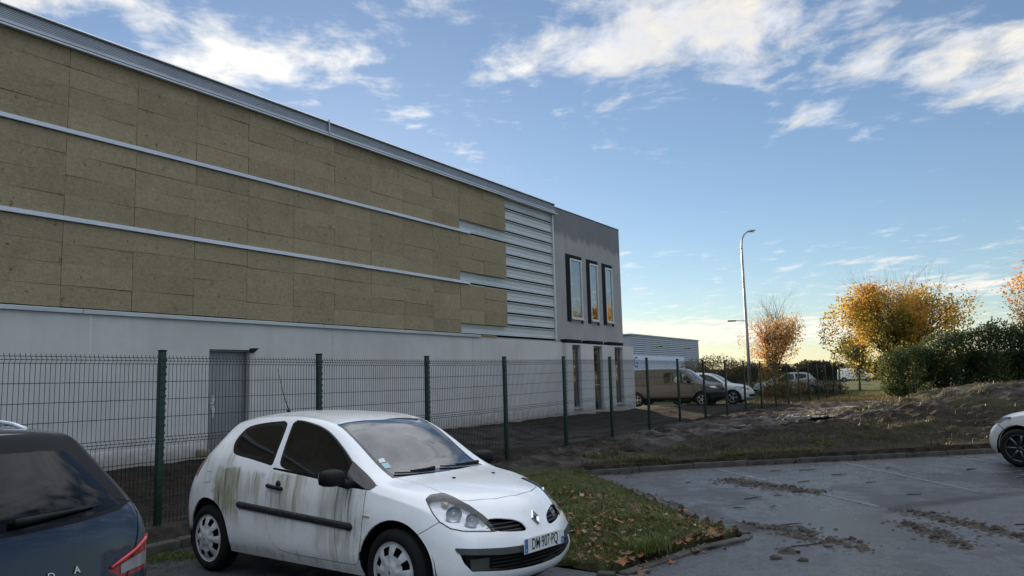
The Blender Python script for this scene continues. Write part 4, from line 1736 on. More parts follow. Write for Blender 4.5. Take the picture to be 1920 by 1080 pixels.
def plate_object(parent, pos, fwd, txt, dept=None, w=.52, h=.11, tilt=0.0):
    """number plate with blue bands and black characters; fwd is the way it faces"""
    fwd = Vector(fwd).normalized()
    up = (Vector((0, 0, 1)) + fwd * tilt).normalized()
    ex = up.cross(fwd).normalized()
    o = Vector(pos)
    b = MB()
    b.prism([(-w / 2, -h / 2), (w / 2, -h / 2), (w / 2, h / 2), (-w / 2, h / 2)], .006, (o, ex, up, fwd))
    pl = b.build('number_plate', 'plate_white', parent)
    f = o + fwd * .0075
    b = MB()
    for sx in ((-1, 1) if dept else (-1,)):
        x0 = sx * (w / 2 - .022)
        hh = h / 2 - .004 if sx < 0 else h / 2 - .004
        top = hh if sx < 0 else -h * .02
        b.add([f + ex * (x0 - .019) + up * (-hh), f + ex * (x0 + .019) + up * (-hh), f + ex * (x0 + .019) + up * top, f + ex * (x0 - .019) + up * top], [(0, 1, 2, 3)])
    b.build('plate_band', 'plate_blue', pl)
    b = MB()
    if txt:
        put_text(b, txt, h * 1.06, (f + ex * .002, ex, up), .61, 0, .0008)
    b.build('plate_characters', 'plate_black', pl)
    b = MB()
    put_text(b, 'F', .034, (f + fwd * .001 - ex * (w / 2 - .022) - up * .032, ex, up))
    if dept:
        put_text(b, dept, .030, (f + fwd * .001 + ex * (w / 2 - .022) - up * .030, ex, up))
    b.build('plate_small_characters', 'plate_white', pl)
    b = MB()
    for k in range(12):
        a = 2 * math.pi * k / 12
        c = f + fwd * .001 - ex * (w / 2 - .022) + up * .026 + (ex * math.cos(a) + up * math.sin(a)) * .012
        b.add([c + (ex * math.cos(q) + up * math.sin(q)) * .002 for q in (0, 1.57, 3.14, 4.71)], [(0, 1, 2, 3)])
    b.build('plate_stars', 'lamp_amber', pl)
    return pl


def build_hatch():
    X, Y, Z, th = HATCH_POSE
    root = empty('parked_hatchback', (X, Y, Z), th, 'white three-door hatchback with green algae streaks on its door, parked before the fence', 'car')
    V, F = car_surface(HATCH, 3)
    sh = Shell(V, F)
    bvh = sh.tree()
    qg = round_poly([(.385, 1.115), (.315, 1.20), (.318, 1.265), (.36, 1.34), (.50, 1.372), (.70, 1.394), (.995, 1.412), (1.03, 1.25), (1.043, 1.09), (1.04, 1.020), (.95, 1.034), (.69, 1.070), (.47, 1.092)], 1)
    dg = round_poly([(1.062, 1.416), (1.163, 1.414), (1.282, 1.402), (1.448, 1.376), (1.598, 1.333), (1.738, 1.269), (1.887, 1.182), (2.037, 1.081), (2.188, .977), (2.318, .912), (2.24, .908), (1.989, .934), (1.573, .973), (1.141, 1.009), (1.118, 1.131), (1.097, 1.266)], 1)
    sail = [(2.02, 1.095), (2.36, .92), (2.33, .885), (2.03, .90)]
    door = [(1.13, 1.012), (1.051, .994), (1.034, .902), (1.023, .765), (1.026, .628), (1.058, .494), (1.117, .386), (1.21, .326), (1.376, .307), (1.769, .307), (2.166, .310), (2.233, .322), (2.254, .356), (2.282, .522), (2.297, .725), (2.290, .844), (2.284, .905)]
    bump = [(2.70, .50), (2.856, .594), (2.93, .635), (3.02, .692), (2.98, .95), (3.8, .95), (3.8, -.1), (2.70, -.1)]
    sh.mark('bumper', side_f(bump, 0, -1))
    hood = [(2.46, -.2), (2.415, 0), (2.40, .2), (2.37, .40), (2.345, .53), (2.57, .475), (2.86, .507), (2.985, .512), (3.068, .434), (3.164, .229), (3.192, 0), (3.2, -.2)]
    sh.mark('hood', top_f(hood, .74), only=('body', 'bumper'))
    sh.mark('door', side_f(door, 0, .5), only=('body',))
    frame_ws = [(2.46, -.2), (2.425, 0), (2.412, .2), (2.385, .38), (2.36, .56), (2.20, .556), (2.0, .551), (1.8, .542), (1.60, .522), (1.585, .40), (1.597, .2), (1.628, 0), (1.63, -.2)]
    ws = [(2.40, -.2), (2.385, 0), (2.37, .2), (2.345, .38), (2.305, .515), (2.19, .522), (2.0, .518), (1.8, .510), (1.63, .492), (1.615, .40), (1.627, .2), (1.658, 0), (1.66, -.2)]
    sh.mark('trim', top_f(frame_ws, .9), only=('body', 'hood'))
    sh.mark('windscreen', top_f(ws, .9), only=('trim',))
    sh.mark('trim', side_f(qg, 0, .4), only=('body',))
    sh.mark('quarter_window', lambda P: side_f(qg, 0, .4)(P) + .038, only=('trim',))
    sh.mark('trim', side_f(dg, 0, .4), only=('body', 'door'))
    sh.mark('trim', side_f(sail, 0, .4), only=('body', 'door'))
    sh.mark('trim', side_f([(1.05, .995), (1.05, 1.012), (1.58, .976), (2.1, .925), (2.1, .905), (1.58, .952)], 0, .4), only=('body', 'door'))
    sh.mark('door_window', lambda P: np.maximum(side_f(dg, 0, .4)(P) + .009, -side_f(sail, 0, .4)(P)), only=('trim',))
    # lamps
    lamp3 = [(2.838, .666, .836), (2.827, .608, .855), (2.875, .515, .859), (2.965, .503, .835), (3.105, .478, .778), (3.208, .445, .711), (3.274, .419, .653), (3.307, .417, .610),
             (3.247, .525, .621), (3.173, .621, .630), (3.095, .680, .651), (3.018, .711, .695), (2.952, .715, .753)]
    ang = R(42)
    lp = [(-math.sin(ang) * a + math.cos(ang) * b, c) for a, b, c in lamp3]
    lf = oblique_f(lp, ang, 2.6)
    sh.mark('lamp_rim', lambda P: lf(P) - .009, only=('body', 'bumper', 'hood'))
    sh.mark('headlight', lf, only=('lamp_rim',))
    up_gr = round_poly([(.43, .693), (.34, .690), (.22, .667), (.155, .637), (.135, .59), (.16, .577), (.29, .587), (.41, .603), (.44, .64)], 1)
    sh.mark('grille_opening', front_f(up_gr, True, 3.0), only=('bumper', 'hood', 'body', 'lamp_rim'))
    band = [(-.2, .435), (0, .435), (.27, .437), (.43, .443), (.58, .460), (.683, .470), (.70, .515), (.572, .503), (.418, .491), (.265, .485), (0, .480), (-.2, .48)]
    sh.mark('bumper_band', front_f(band, True, 2.9), only=('bumper',))
    low = [(-.2, .435), (0, .435), (.27, .437), (.43, .443), (.58, .460), (.683, .470), (.673, .405), (.635, .345), (.56, .338), (.38, .318), (.13, .308), (0, .306), (-.2, .306)]
    sh.mark('lower_grille', front_f(low, True, 2.9), only=('bumper',))
    sh.mark('lower_lip', lambda P: np.maximum(P[:, 2] - .225, 2.95 - P[:, 0]), only=('bumper',))
    sh.mark('tail_light', side_f([(-.7, .84), (-.23, .87), (-.10, 1.0), (-.055, 1.06), (-.3, 1.12), (-.7, 1.0)], 0, .45), only=('body',))
    # seams
    sh.seam(side_line(door[1:], 0, .5), .0032, ('body', 'door'))
    sh.seam(side_line([(2.80, .56), (2.856, .594), (2.93, .635), (3.03, .70)], 0, .5), .0026, ('body', 'bumper'))
    hf = top_f(hood, .74)
    sh.seam(hf, .0030, ('hood', 'body', 'bumper'))
    fl = round_poly([(-.035, .835), (-.02, .90), (.03, .935), (.13, .935), (.165, .89), (.13, .84), (.05, .82)], 2)
    sh.seam(side_f(fl, -1, .5), .0022, ('body',))
    sh.seam(side_line([(1.38, 1.44), (1.1, 1.456), (.7, 1.458), (.3, 1.43)], 0, .42), .0022, ('body',))
    WX = (.075, 2.625)
    for cx, r in ((WX[0], .375), (WX[1], .372)):
        sh.mark('hole', arch_f(cx, .315, r))
    root_o = root
    sh.take('body', 'body_shell', 'white_paint', root_o, 0, .014)
    for s, nm in ((-1, 'r'), (1, 'l')):
        kp = (lambda c, s=s: c.y * s > 0)
        d = sh.take('door', 'door', 'white_paint', root_o, .0015, .012, kp)
        sh.take('door_window', 'door_window', 'window_glass', d, 0, 0, kp, .85)
        sh.take('quarter_window', 'quarter_window', 'tinted_glass', root_o, 0, 0, kp, .7)
        lens = sh.take('headlight', 'headlight', 'lamp_glass', root_o, .004, 0, kp)
        sh.take('headlight', 'lamp_reflector', 'reflector', lens, -.055, 0, kp)
        sh.take('lamp_rim', 'lamp_rim', 'black_gloss', lens, .001, .055, kp)
        ax = Vector((math.cos(ang), s * math.sin(ang), 0))
        for (h, z, rr) in ((-1.60, .735, .062), (-1.735, .690, .052)):
            # bowl and bulb behind the lens
            yy = h * math.cos(ang)
            xx = -h * math.sin(ang)
            hit = bvh.ray_cast(Vector((xx, s * yy, z)) + ax * 6, -ax)
            if hit[0] is None:
                continue
            c = hit[0] - ax * (.055 if s < 0 else .085)
            fr = ax.to_track_quat('Z', 'Y').to_matrix().to_4x4()
            fr.translation = c
            b = MB()
            b.lathe([(rr, .042), (rr * .96, .036), (rr * .75, .004), (rr * .34, -.02), (rr * .30, .012), (.001, .018)], 24, 'z')
            b.v = [tuple(fr @ Vector(p)) for p in b.v]
            b.build('lamp_bowl', 'reflector', lens)
        b = MB()
        q0 = bvh.ray_cast(Vector((2.93, s * .56, 3)), Vector((0, 0, -1)))[0]
        if q0 is not None:
            b.lathe([(.001, .03), (.02, .024), (.026, 0), (.02, -.024), (.001, -.03)], 12, 'x', 0, (q0.x, q0.y, q0.z - .045))
            b.build('indicator_bulb', 'lamp_amber', lens)
        sh.take('grille_opening', 'grille_opening', 'black_plastic', root_o, -.05, 0, kp)
        b = MB()
        for zz in (.605, .632, .660):
            pts = []
            for yy in np.linspace(.16, .43, 9):
                p, n = surf_x(bvh, s * yy, zz + .01 * (yy - .2))
                pts.append(p - n * .03)
            b.tube(pts, .006, 6)
        b.build('grille_bar', 'grey_plastic', root_o)
        sh.take('tail_light', 'tail_light', 'lamp_red', root_o, .004, .01, kp)
        # rub strip
        b = MB()
        xs = [.585, .62] + list(np.linspace(.7, 2.1, 18)) + [2.165, 2.185]
        strip_along(bvh, [(x, .664 - .064 * (x - .58) / 1.6) for x in xs], .062, .022, s, b)
        b.build('rub_strip', 'rub_strip', root_o)
        # handle
        b = MB()
        pts = []
        for x, dy in ((1.04, .008), (1.06, .022), (1.15, .032), (1.24, .022), (1.262, .008)):
            p, n = surf_y(bvh, x, .857 - .08 * (x - 1.04), s)
            pts.append(p + n * dy)
        b.tube(pts, [.013, .017, .017, .017, .012], 10)
        hd = b.build('door_handle', 'black_plastic', d)
        p, n = surf_y(bvh, 1.185, .872, s)
        b = MB()
        b.lathe([(.001, s * .012), (.018, s * .012), (.026, s * .006), (.034, s * .001), (.036, -s * .004)], 20, 'y', 0, p + n * .002)
        b.build('lock_cylinder', 'dark_metal', hd)
        # repeater lamp
        b = MB()
        p, n = surf_y(bvh, 2.332, .697, s)
        b.box((p.x - .04, p.y - .008, p.z - .011), (p.x + .04, p.y + .008, p.z + .011), 0, .006)
        b.build('side_repeater', 'lamp_amber', root_o)
        # mirror
        p, n = surf_y(bvh, 2.02, .985, s)
        door_mirror(d, (2.05, p.y + s * .075, .985), s, 'black_plastic', (.11, .20, .135))
        for cx in WX:
            make_wheel('wheel', root_o, (cx, s * .735, .31), s, .31, .185, .222, 'cap')
    sh.take('hood', 'bonnet', 'white_paint', root_o, .0, .012)
    bo = sh.take('bumper', 'front_bumper', 'white_paint', root_o, 0, .012)
    sh.take('bumper_band', 'bumper_band', 'grey_plastic', bo, .008, .02)
    lg = sh.take('lower_grille', 'lower_grille', 'black_plastic', bo, -.06, 0)
    sh.take('lower_lip', 'lower_lip', 'black_plastic', bo, 0, .01)
    for zz in (.33, .358, .386, .412):
        b = MB()
        pts = []
        ym = {.33: .56, .358: .50, .386: .50, .412: .50}[zz]
        for yy in np.linspace(-ym, ym, 25):
            p, n = surf_x(bvh, yy, zz)
            pts.append(p - n * .018)
        b.tube(pts, .0075, 6)
        b.build('grille_slat', 'black_plastic', lg)
    for s in (-1, 1):
        b = MB()
        vs, n = [], 8
        for k in range(n):
            for zz in (.345, .432):
                yy = s * (.505 + .135 * k / (n - 1))
                p, nn = surf_x(bvh, yy, zz)
                vs.append(p - nn * .022)
        b.add(vs, [(2 * k, 2 * k + 2, 2 * k + 3, 2 * k + 1) for k in range(n - 1)], 0, True)
        b.build('fog_lamp_blank', 'grey_plastic', lg)
    wsc = sh.take('windscreen', 'windscreen', 'windscreen_glass', root_o, 0, 0)
    sh.take('trim', 'window_trim', 'black_gloss', root_o, .0005, .008)
    sh.take('gap', 'panel_gap', 'black_plastic', root_o, -.0012, 0)
    sh.take('body', 'cabin_lining', 'headlining', root_o, -.035, 0, lambda c: c.z > .62 and -.5 < c.x < 2.5)
    # washer jets, stickers, wipers, aerial
    for yy, xx in ((-.128, 2.63), (.363, 2.65)):
        p, n = surf_z(bvh, xx, yy)
        b = MB()
        b.lathe([(.018, -.004), (.016, .006), (.008, .010), (.001, .010)], 12, 'z', 0, p)
        b.build('washer_jet', 'black_plastic', root_o)

    def ws_patch(pts, name, m):
        b = MB()
        vs = []
        for (xx, yy) in pts:
            p, n = surf_z(bvh, xx, yy)
            vs.append(p + n * .003)
        b.add(vs, [(0, 1, 2, 3)])
        return b.build(name, m, wsc)
    ws_patch([(2.112, -.503), (2.152, -.519), (2.155, -.455), (2.115, -.438)], 'windscreen_sticker', 'sticker_white')
    ws_patch([(2.160, -.515), (2.222, -.525), (2.226, -.455), (2.166, -.442)], 'windscreen_sticker', 'sticker_green')
    for (y0, y1) in ((-.10, -.50), (.50, .02)):
        b = MB()
        pts, pts2 = [], []
        for k in range(9):
            yy = y0 + (y1 - y0) * k / 8
            xx = 2.385 - .09 * (yy ** 2) * 1.2 - .10 * (k / 8) ** 2 * .5
            p, n = surf_z(bvh, xx, yy)
            pts.append(p + n * .012)
            if k < 6:
                p2, n2 = surf_z(bvh, xx - .012, yy)
                pts2.append(p2 + n2 * (.028 - .002 * k))
        b.tube(pts, .007, 6)
        b.tube(pts2, [.016, .013, .011, .010, .009, .008], 6)
        b.build('wiper', 'black_plastic', root_o)
    b = MB()
    p, n = surf_z(bvh, .20, .0)
    b.tube([p - n * .01, p + n * .035], [.022, .014], 10)
    b.tube([p + n * .03, p + Vector((-.10, 0, .20)), p + Vector((-.20, 0, .46))], [.006, .0035, .0025], 6)
    b.build('aerial', 'black_plastic', root_o)
    # badge
    p, n = surf_x(bvh, 0.0, .648)
    n = n.normalized()
    ey = (Vector((0, 0, 1)) - n * n.z).normalized()
    ex = ey.cross(n).normalized()
    b = MB()
    out = [(0, .066), (.046, 0), (0, -.066), (-.046, 0)]
    inn = [(0, .034), (.020, 0), (0, -.034), (-.020, 0)]
    mid = [(a[0] * .62 + i[0] * .38, a[1] * .62 + i[1] * .38) for a, i in zip(out, inn)]
    vs = [p + ex * q[0] + ey * q[1] + n * .002 for q in out] + [p + ex * q[0] + ey * q[1] + n * .020 for q in mid] + [p + ex * q[0] + ey * q[1] + n * .004 for q in inn]
    fs = []
    for k in range(4):
        k2 = (k + 1) % 4
        fs += [(k, k2, 4 + k2, 4 + k), (4 + k, 4 + k2, 8 + k2, 8 + k)]
    b.add(vs, fs)
    b.build('badge', 'chrome', root_o)
    b = MB()
    b.add([p + ex * q[0] + ey * q[1] + n * .003 for q in inn], [(0, 1, 2, 3)])
    b.build('badge_field', 'dark_metal', root_o)
    plate_object(root_o, (3.452, 0, .478), (1, 0, .06), 'DM·907·PQ', '76')
    underbody(root_o, -.5, 3.3, .80, .17, .5, WX, .385)
    # cabin
    cab = MB()
    seat_mesh(cab, 1.18, -.36)
    seat_mesh(cab, 1.18, .36)
    cab.box((.15, -.55, .38), (.55, .55, .60), 0, .06)
    cab.box((-.05, -.55, .55), (.12, .55, 1.02), 0, .06)
    cab.build('seat', 'seat_cloth', root_o)
    b = MB()
    b.box((1.98, -.66, .60), (2.36, .66, .93), 0, .08)
    b.build('dashboard', 'grey_plastic', root_o)
    b = MB()
    ring = [(1.80 + .05 * math.sin(a), .36 + .18 * math.cos(a), .90 + .17 * math.sin(a)) for a in np.linspace(0, 2 * math.pi, 25)]
    b.tube(ring, .015, 8, 0, False)
    b.tube([(2.0, .36, .84), (1.81, .36, .90)], .025, 8)
    b.build('steering_wheel', 'black_plastic', root_o)
    sh.bm.free()
    return root


build_hatch()


# ------------------------------------------------------------------ other vehicles
VAN = dict(
    sill=.30, hoodz=1.2, frac=[0, .10, .25, .50, .78, 1.0], sec=[-.05, -.015, 0, 0, -.005, -.03], bulge=.015,
    belt=[(4.2, .85), (3.5, .98), (3.1, 1.08), (2.5, 1.12), (-.8, 1.12)],
    plan=[(4.0, .80), (3.8, .885), (3.5, .93), (3.0, .95), (-.5, .95), (-.72, .92), (-.8, .88)],
    front=[(3.85, .80, .28, 4.05, .27), (3.93, .80, .38, 4.12, .37), (3.96, .80, .50, 4.15, .50), (3.96, .79, .61, 4.15, .62), (3.95, .78, .72, 4.14, .75), (3.93, .77, .82, 4.12, .86), (3.90, .75, .90, 4.08, .96), (3.85, .74, .97, 4.02, 1.03), (3.76, .73, 1.03, 3.92, 1.09)],
    top=[(3.48, .77, 1.10, 3.62, 1.16, 3.6), (3.15, .78, 1.16, 3.30, 1.21, 3.2), (2.95, .76, 1.30, 3.08, 1.32, 2.95), (2.65, .74, 1.56, 2.76, 1.58, 2.65), (2.38, .72, 1.74, 2.46, 1.79, 2.4), (2.05, .71, 1.82, 2.10, 1.87, 2.1),
         (1.5, .71, 1.84, 1.5, 1.90, 1.5), (.8, .71, 1.84, .8, 1.90, .8), (.1, .71, 1.83, .1, 1.895, .1), (-.45, .71, 1.82, -.45, 1.88, -.45), (-.66, .70, 1.80, -.68, 1.86, -.66)],
    rear=[(-.74, .86, .32, -.80, .32), (-.75, .87, .45, -.81, .45), (-.76, .88, .6, -.81, .6), (-.76, .88, .8, -.81, .8), (-.76, .87, 1.0, -.80, 1.0), (-.75, .85, 1.2, -.79, 1.2), (-.74, .80, 1.42, -.78, 1.42), (-.72, .75, 1.62, -.76, 1.64), (-.70, .70, 1.74, -.73, 1.79)])

ESTATE = dict(
    sill=.24, hoodz=.98, frac=[0, .12, .27, .50, .78, 1.0], sec=[-.05, -.018, 0, -.002, -.012, -.045], bulge=.018,
    belt=[(4.7, .70), (4.2, .80), (3.4, .90), (2.5, .96), (1.2, 1.0), (.2, 1.02)],
    plan=[(4.6, .66), (4.45, .76), (4.2, .84), (3.8, .90), (3.0, .908), (1.0, .908), (.5, .90), (.3, .885), (.2, .86), (.1, .82)],
    front=[(4.40, .74, .20, 4.58, .19), (4.46, .74, .28, 4.66, .27), (4.48, .73, .36, 4.68, .35), (4.48, .72, .44, 4.68, .43), (4.47, .71, .52, 4.67, .51), (4.45, .69, .58, 4.65, .58), (4.42, .67, .64, 4.62, .65), (4.38, .65, .70, 4.58, .72), (4.32, .63, .76, 4.52, .79)],
    top=[(4.15, .70, .82, 4.3, .86, 4.2), (3.85, .74, .88, 3.95, .92, 3.9), (3.5, .76, .93, 3.6, .97, 3.5), (3.2, .76, .97, 3.32, 1.0, 3.2), (2.95, .72, 1.09, 3.05, 1.10, 2.95), (2.7, .68, 1.22, 2.78, 1.23, 2.7), (2.4, .65, 1.34, 2.46, 1.37, 2.4),
         (2.0, .63, 1.40, 2.02, 1.44, 2.0), (1.5, .62, 1.41, 1.5, 1.455, 1.5), (1.0, .615, 1.40, .95, 1.45, 1.0), (.72, .61, 1.385, .62, 1.435, .6), (.58, .605, 1.372, .44, 1.42, .42)],
    rear=[(.20, .80, .26, .06, .26), (.16, .82, .38, .01, .38), (.155, .835, .52, .0, .52), (.165, .845, .66, .03, .66), (.185, .85, .80, .055, .80), (.235, .835, .93, .085, .93), (.34, .765, 1.08, .16, 1.09), (.45, .685, 1.23, .275, 1.25), (.53, .62, 1.34, .37, 1.37)])


def plain_car(name, sp, pose, label, paint, parts, wheels, rim, wstyle, levels=2, scale=(1, 1, 1), wy=.735, wr=.31, cat='car', trim='black_gloss', mirrors=None):
    """a vehicle that stands further off: panels, glass, lamps, wheels, mirrors"""
    X, Y, Z, th = pose
    root = empty(name, (X, Y, Z), th, label, cat)
    root.scale = scale
    V, F = car_surface(sp, levels)
    sh = Shell(V, F)
    bvh = sh.tree()
    for pn, f, only in parts:
        if pn == 'seam':
            sh.seam(f, .006, only)
        else:
            sh.mark(pn, f, only)
    for cx in wheels:
        sh.mark('hole', arch_f(cx, wr, wr + .065, .5))
    mats = {'body': paint, 'door': paint, 'bonnet': paint, 'windscreen': 'windscreen_glass', 'side_window': 'window_glass', 'rear_window': 'rear_glass', 'headlight': 'lamp_glass', 'bumper': 'black_plastic', 'grille': 'black_plastic',
            'window_trim': trim, 'tail_light': 'lamp_red', 'cladding': 'black_plastic', 'fog_recess': 'black_plastic', 'gap': 'black_plastic'}
    names = {'body': 'body_shell', 'gap': 'panel_gap'}
    for n in list(sh.names):
        if n == 'hole':
            continue
        if n in ('side_window', 'headlight', 'tail_light', 'door'):
            for s in (-1, 1):
                o = sh.take(n, n, mats[n], root, 0, 0, lambda c, s=s: c.y * s > 0, .8 if n == 'side_window' else 0)
                if n == 'headlight' and o is not None:
                    sh.take(n, 'lamp_reflector', 'reflector', o, -.04, 0, lambda c, s=s: c.y * s > 0)
        else:
            sh.take(n, names.get(n, n), mats[n], root, -.0015 if n == 'gap' else 0, .012 if n in ('body', 'bonnet') else 0)
    sh.take('body', 'cabin_lining', 'seat_cloth', root, -.05, 0, lambda c: c.z > .6)
    xs = V[:, 0]
    underbody(root, float(xs.min()), float(xs.max()), wy + .07, .20, .5, wheels, wr + .075)
    for s in (-1, 1):
        for cx in wheels:
            make_wheel('wheel', root, (cx, s * wy, wr), s, wr, .20, rim, wstyle, ('tyre', 'alloy' if wstyle != '7' else 'dark_alloy'))
    if mirrors:
        mx, mz = mirrors
        for s in (-1, 1):
            p, n = surf_y(bvh, mx, mz, s)
            door_mirror(root, (mx, p.y + s * .08, mz), s, 'black_plastic', (.11, .19, .15))
    return root, sh, bvh


def van_parts():
    ws = [(3.3, -.2), (3.22, 0), (3.20, .3), (3.12, .56), (3.02, .66), (2.75, .64), (2.45, .61), (2.42, .3), (2.44, 0), (2.44, -.2)]
    win = round_poly([(1.85, 1.16), (1.85, 1.60), (1.95, 1.66), (2.22, 1.66), (2.55, 1.50), (2.85, 1.22), (2.85, 1.12), (2.3, 1.10)], 1)
    return [('bonnet', top_f([(3.9, -.2), (3.86, .3), (3.75, .62), (3.3, .70), (3.12, .68), (3.2, .3), (3.25, -.2)], 1.0), ('body',)),
            ('windscreen', top_f(ws, 1.1), ('body', 'bonnet')),
            ('side_window', side_f(win, 0, .4), ('body',)),
            ('side_window', side_f(round_poly([(1.40, 1.18), (1.40, 1.60), (1.47, 1.66), (1.72, 1.66), (1.76, 1.60), (1.76, 1.18), (1.7, 1.13), (1.46, 1.13)], 1), 0, .4), ('body',)),
            ('cladding', lambda P: P[:, 2] - .42, ('body',)),
            ('bumper', lambda P: np.maximum(3.55 - P[:, 0], P[:, 2] - .66), ('body',)),
            ('grille', front_f([(-.2, .70), (.34, .72), (.36, .86), (-.2, .90)], True, 3.6), ('body',)),
            ('headlight', front_f([(.42, .82), (.46, .94), (.70, 1.0), (.86, 1.0), (.84, .90), (.66, .82)], True, 3.3), ('body', 'bonnet')),
            ('seam', side_line([(1.80, 1.66), (1.80, .45)], 0, .4), ('body',)), ('seam', side_line([(.60, 1.66), (.60, .45)], 0, .4), ('body',)),
            ('seam', side_line([(2.92, 1.15), (2.92, .9), (2.80, .45)], 0, .4), ('body',)), ('seam', side_line([(-.7, 1.04), (.6, 1.05)], 0, .4), ('body',))]


def hatch_parts():
    qg = [(.385, 1.115), (.315, 1.20), (.318, 1.265), (.36, 1.34), (.50, 1.372), (.70, 1.394), (.995, 1.40), (1.05, 1.02), (.69, 1.070)]
    dg = [(1.10, 1.405), (1.282, 1.392), (1.448, 1.366), (1.598, 1.323), (1.738, 1.26), (1.887, 1.172), (2.037, 1.071), (2.188, .967), (2.30, .912), (1.989, .934), (1.573, .973), (1.12, 1.009)]
    ws = [(2.42, -.2), (2.41, 0), (2.39, .2), (2.36, .38), (2.32, .54), (2.0, .53), (1.62, .50), (1.60, .3), (1.63, 0), (1.63, -.2)]
    hood = [(2.47, -.2), (2.43, 0), (2.40, .3), (2.36, .56), (2.86, .56), (3.0, .53), (3.1, .42), (3.17, .22), (3.19, 0), (3.2, -.2)]
    lamp = [(.36, .66), (.42, .62), (.66, .66), (.80, .74), (.80, .82), (.62, .80), (.48, .76)]
    return [('bonnet', top_f(hood, .74), ('body',)), ('windscreen', top_f(ws, .9), ('body', 'bonnet')),
            ('window_trim', side_f(qg, 0, .4), ('body',)), ('side_window', lambda P: side_f(qg, 0, .4)(P) + .025, ('window_trim',)),
            ('side_window', side_f(dg, 0, .4), ('body',)),
            ('headlight', front_f(lamp, True, 2.75), ('body', 'bonnet')), ('grille', front_f([(-.2, .33), (.5, .33), (.56, .44), (-.2, .46)], True, 3.0), ('body',)),
            ('tail_light', rear_f([(.50, .80), (.8, .78), (.8, .98), (.58, 1.02)], True, -.05), ('body',)),
            ('seam', side_line([(1.07, 1.0), (1.03, .7), (1.1, .40), (1.25, .31), (2.2, .31), (2.28, .5), (2.29, .90)], 0, .5), ('body',)),
            ('seam', side_line([(2.85, .59), (3.05, .70)], 0, .5), ('body',)), ('seam', top_f(hood, .74), ('body', 'bonnet'))]


def wheel_pose(front_wheel, heading, fx, wy, side, scale=1.0):
    """root position from where one front wheel stands"""
    c, s = math.cos(heading), math.sin(heading)
    return (front_wheel[0] - (fx * c - side * wy * s) * scale, front_wheel[1] - (fx * s + side * wy * c) * scale)


_p = wheel_pose((9.05, 38.3), R(-28), 3.275, .83, -1)
plain_car('panel_van', VAN, (_p[0], _p[1], .09, R(-28)), 'brown panel van with black front bumper parked beyond the fence by the building corner', 'brown_paint', van_parts(), (0.0, 3.275), .205, '5', 2, (1, 1, 1), .83, .335, 'van', mirrors=(2.70, 1.20))
_p = wheel_pose((10.95, 39.8), R(-28), 2.625, .735, -1, 1.1)
plain_car('parked_car', HATCH, (_p[0], _p[1], .09, R(-28)), 'white people carrier parked on the far side of the brown van', 'white_paint_clean', hatch_parts(), (.075, 2.625), .215, '5', 2, (1.1, 1.08, 1.1), mirrors=(2.05, .99))
plain_car('parked_car', HATCH, (19.3, 52.0, .12, R(180)), 'silver car facing left behind the small orange tree and the bramble', 'silver_paint', hatch_parts(), (.075, 2.625), .205, '5', 2, (1.05, 1.04, 1.03), mirrors=(2.05, .99))
_h = R(114)
_p = wheel_pose((8.84, 14.0), _h, 2.625, .765, 1, 1.06)
_rc = plain_car('parked_car', HATCH, (_p[0], _p[1], PARK_Z, _h), 'pale silver car cut by the right edge, nose towards the muddy kerb', 'pearl_paint', hatch_parts(), (.075, 2.625), .215, '7', 3, (1.06, 1.04, 1.06), .765, mirrors=(2.05, .99))[0]
for _c in _rc.children:
    if _c.name.startswith('wheel') and _c.location.x > 2:
        _c.rotation_euler = (0, 0, R(17))
plain_car('delivery_van', VAN, (48.3, 116.0, .15, R(-18)), 'white delivery van far away past the end of the fence', 'white_paint_clean', van_parts()[:7], (0.0, 3.275), .205, '5', 2, (1, 1, 1.05), .83, .335, 'van')


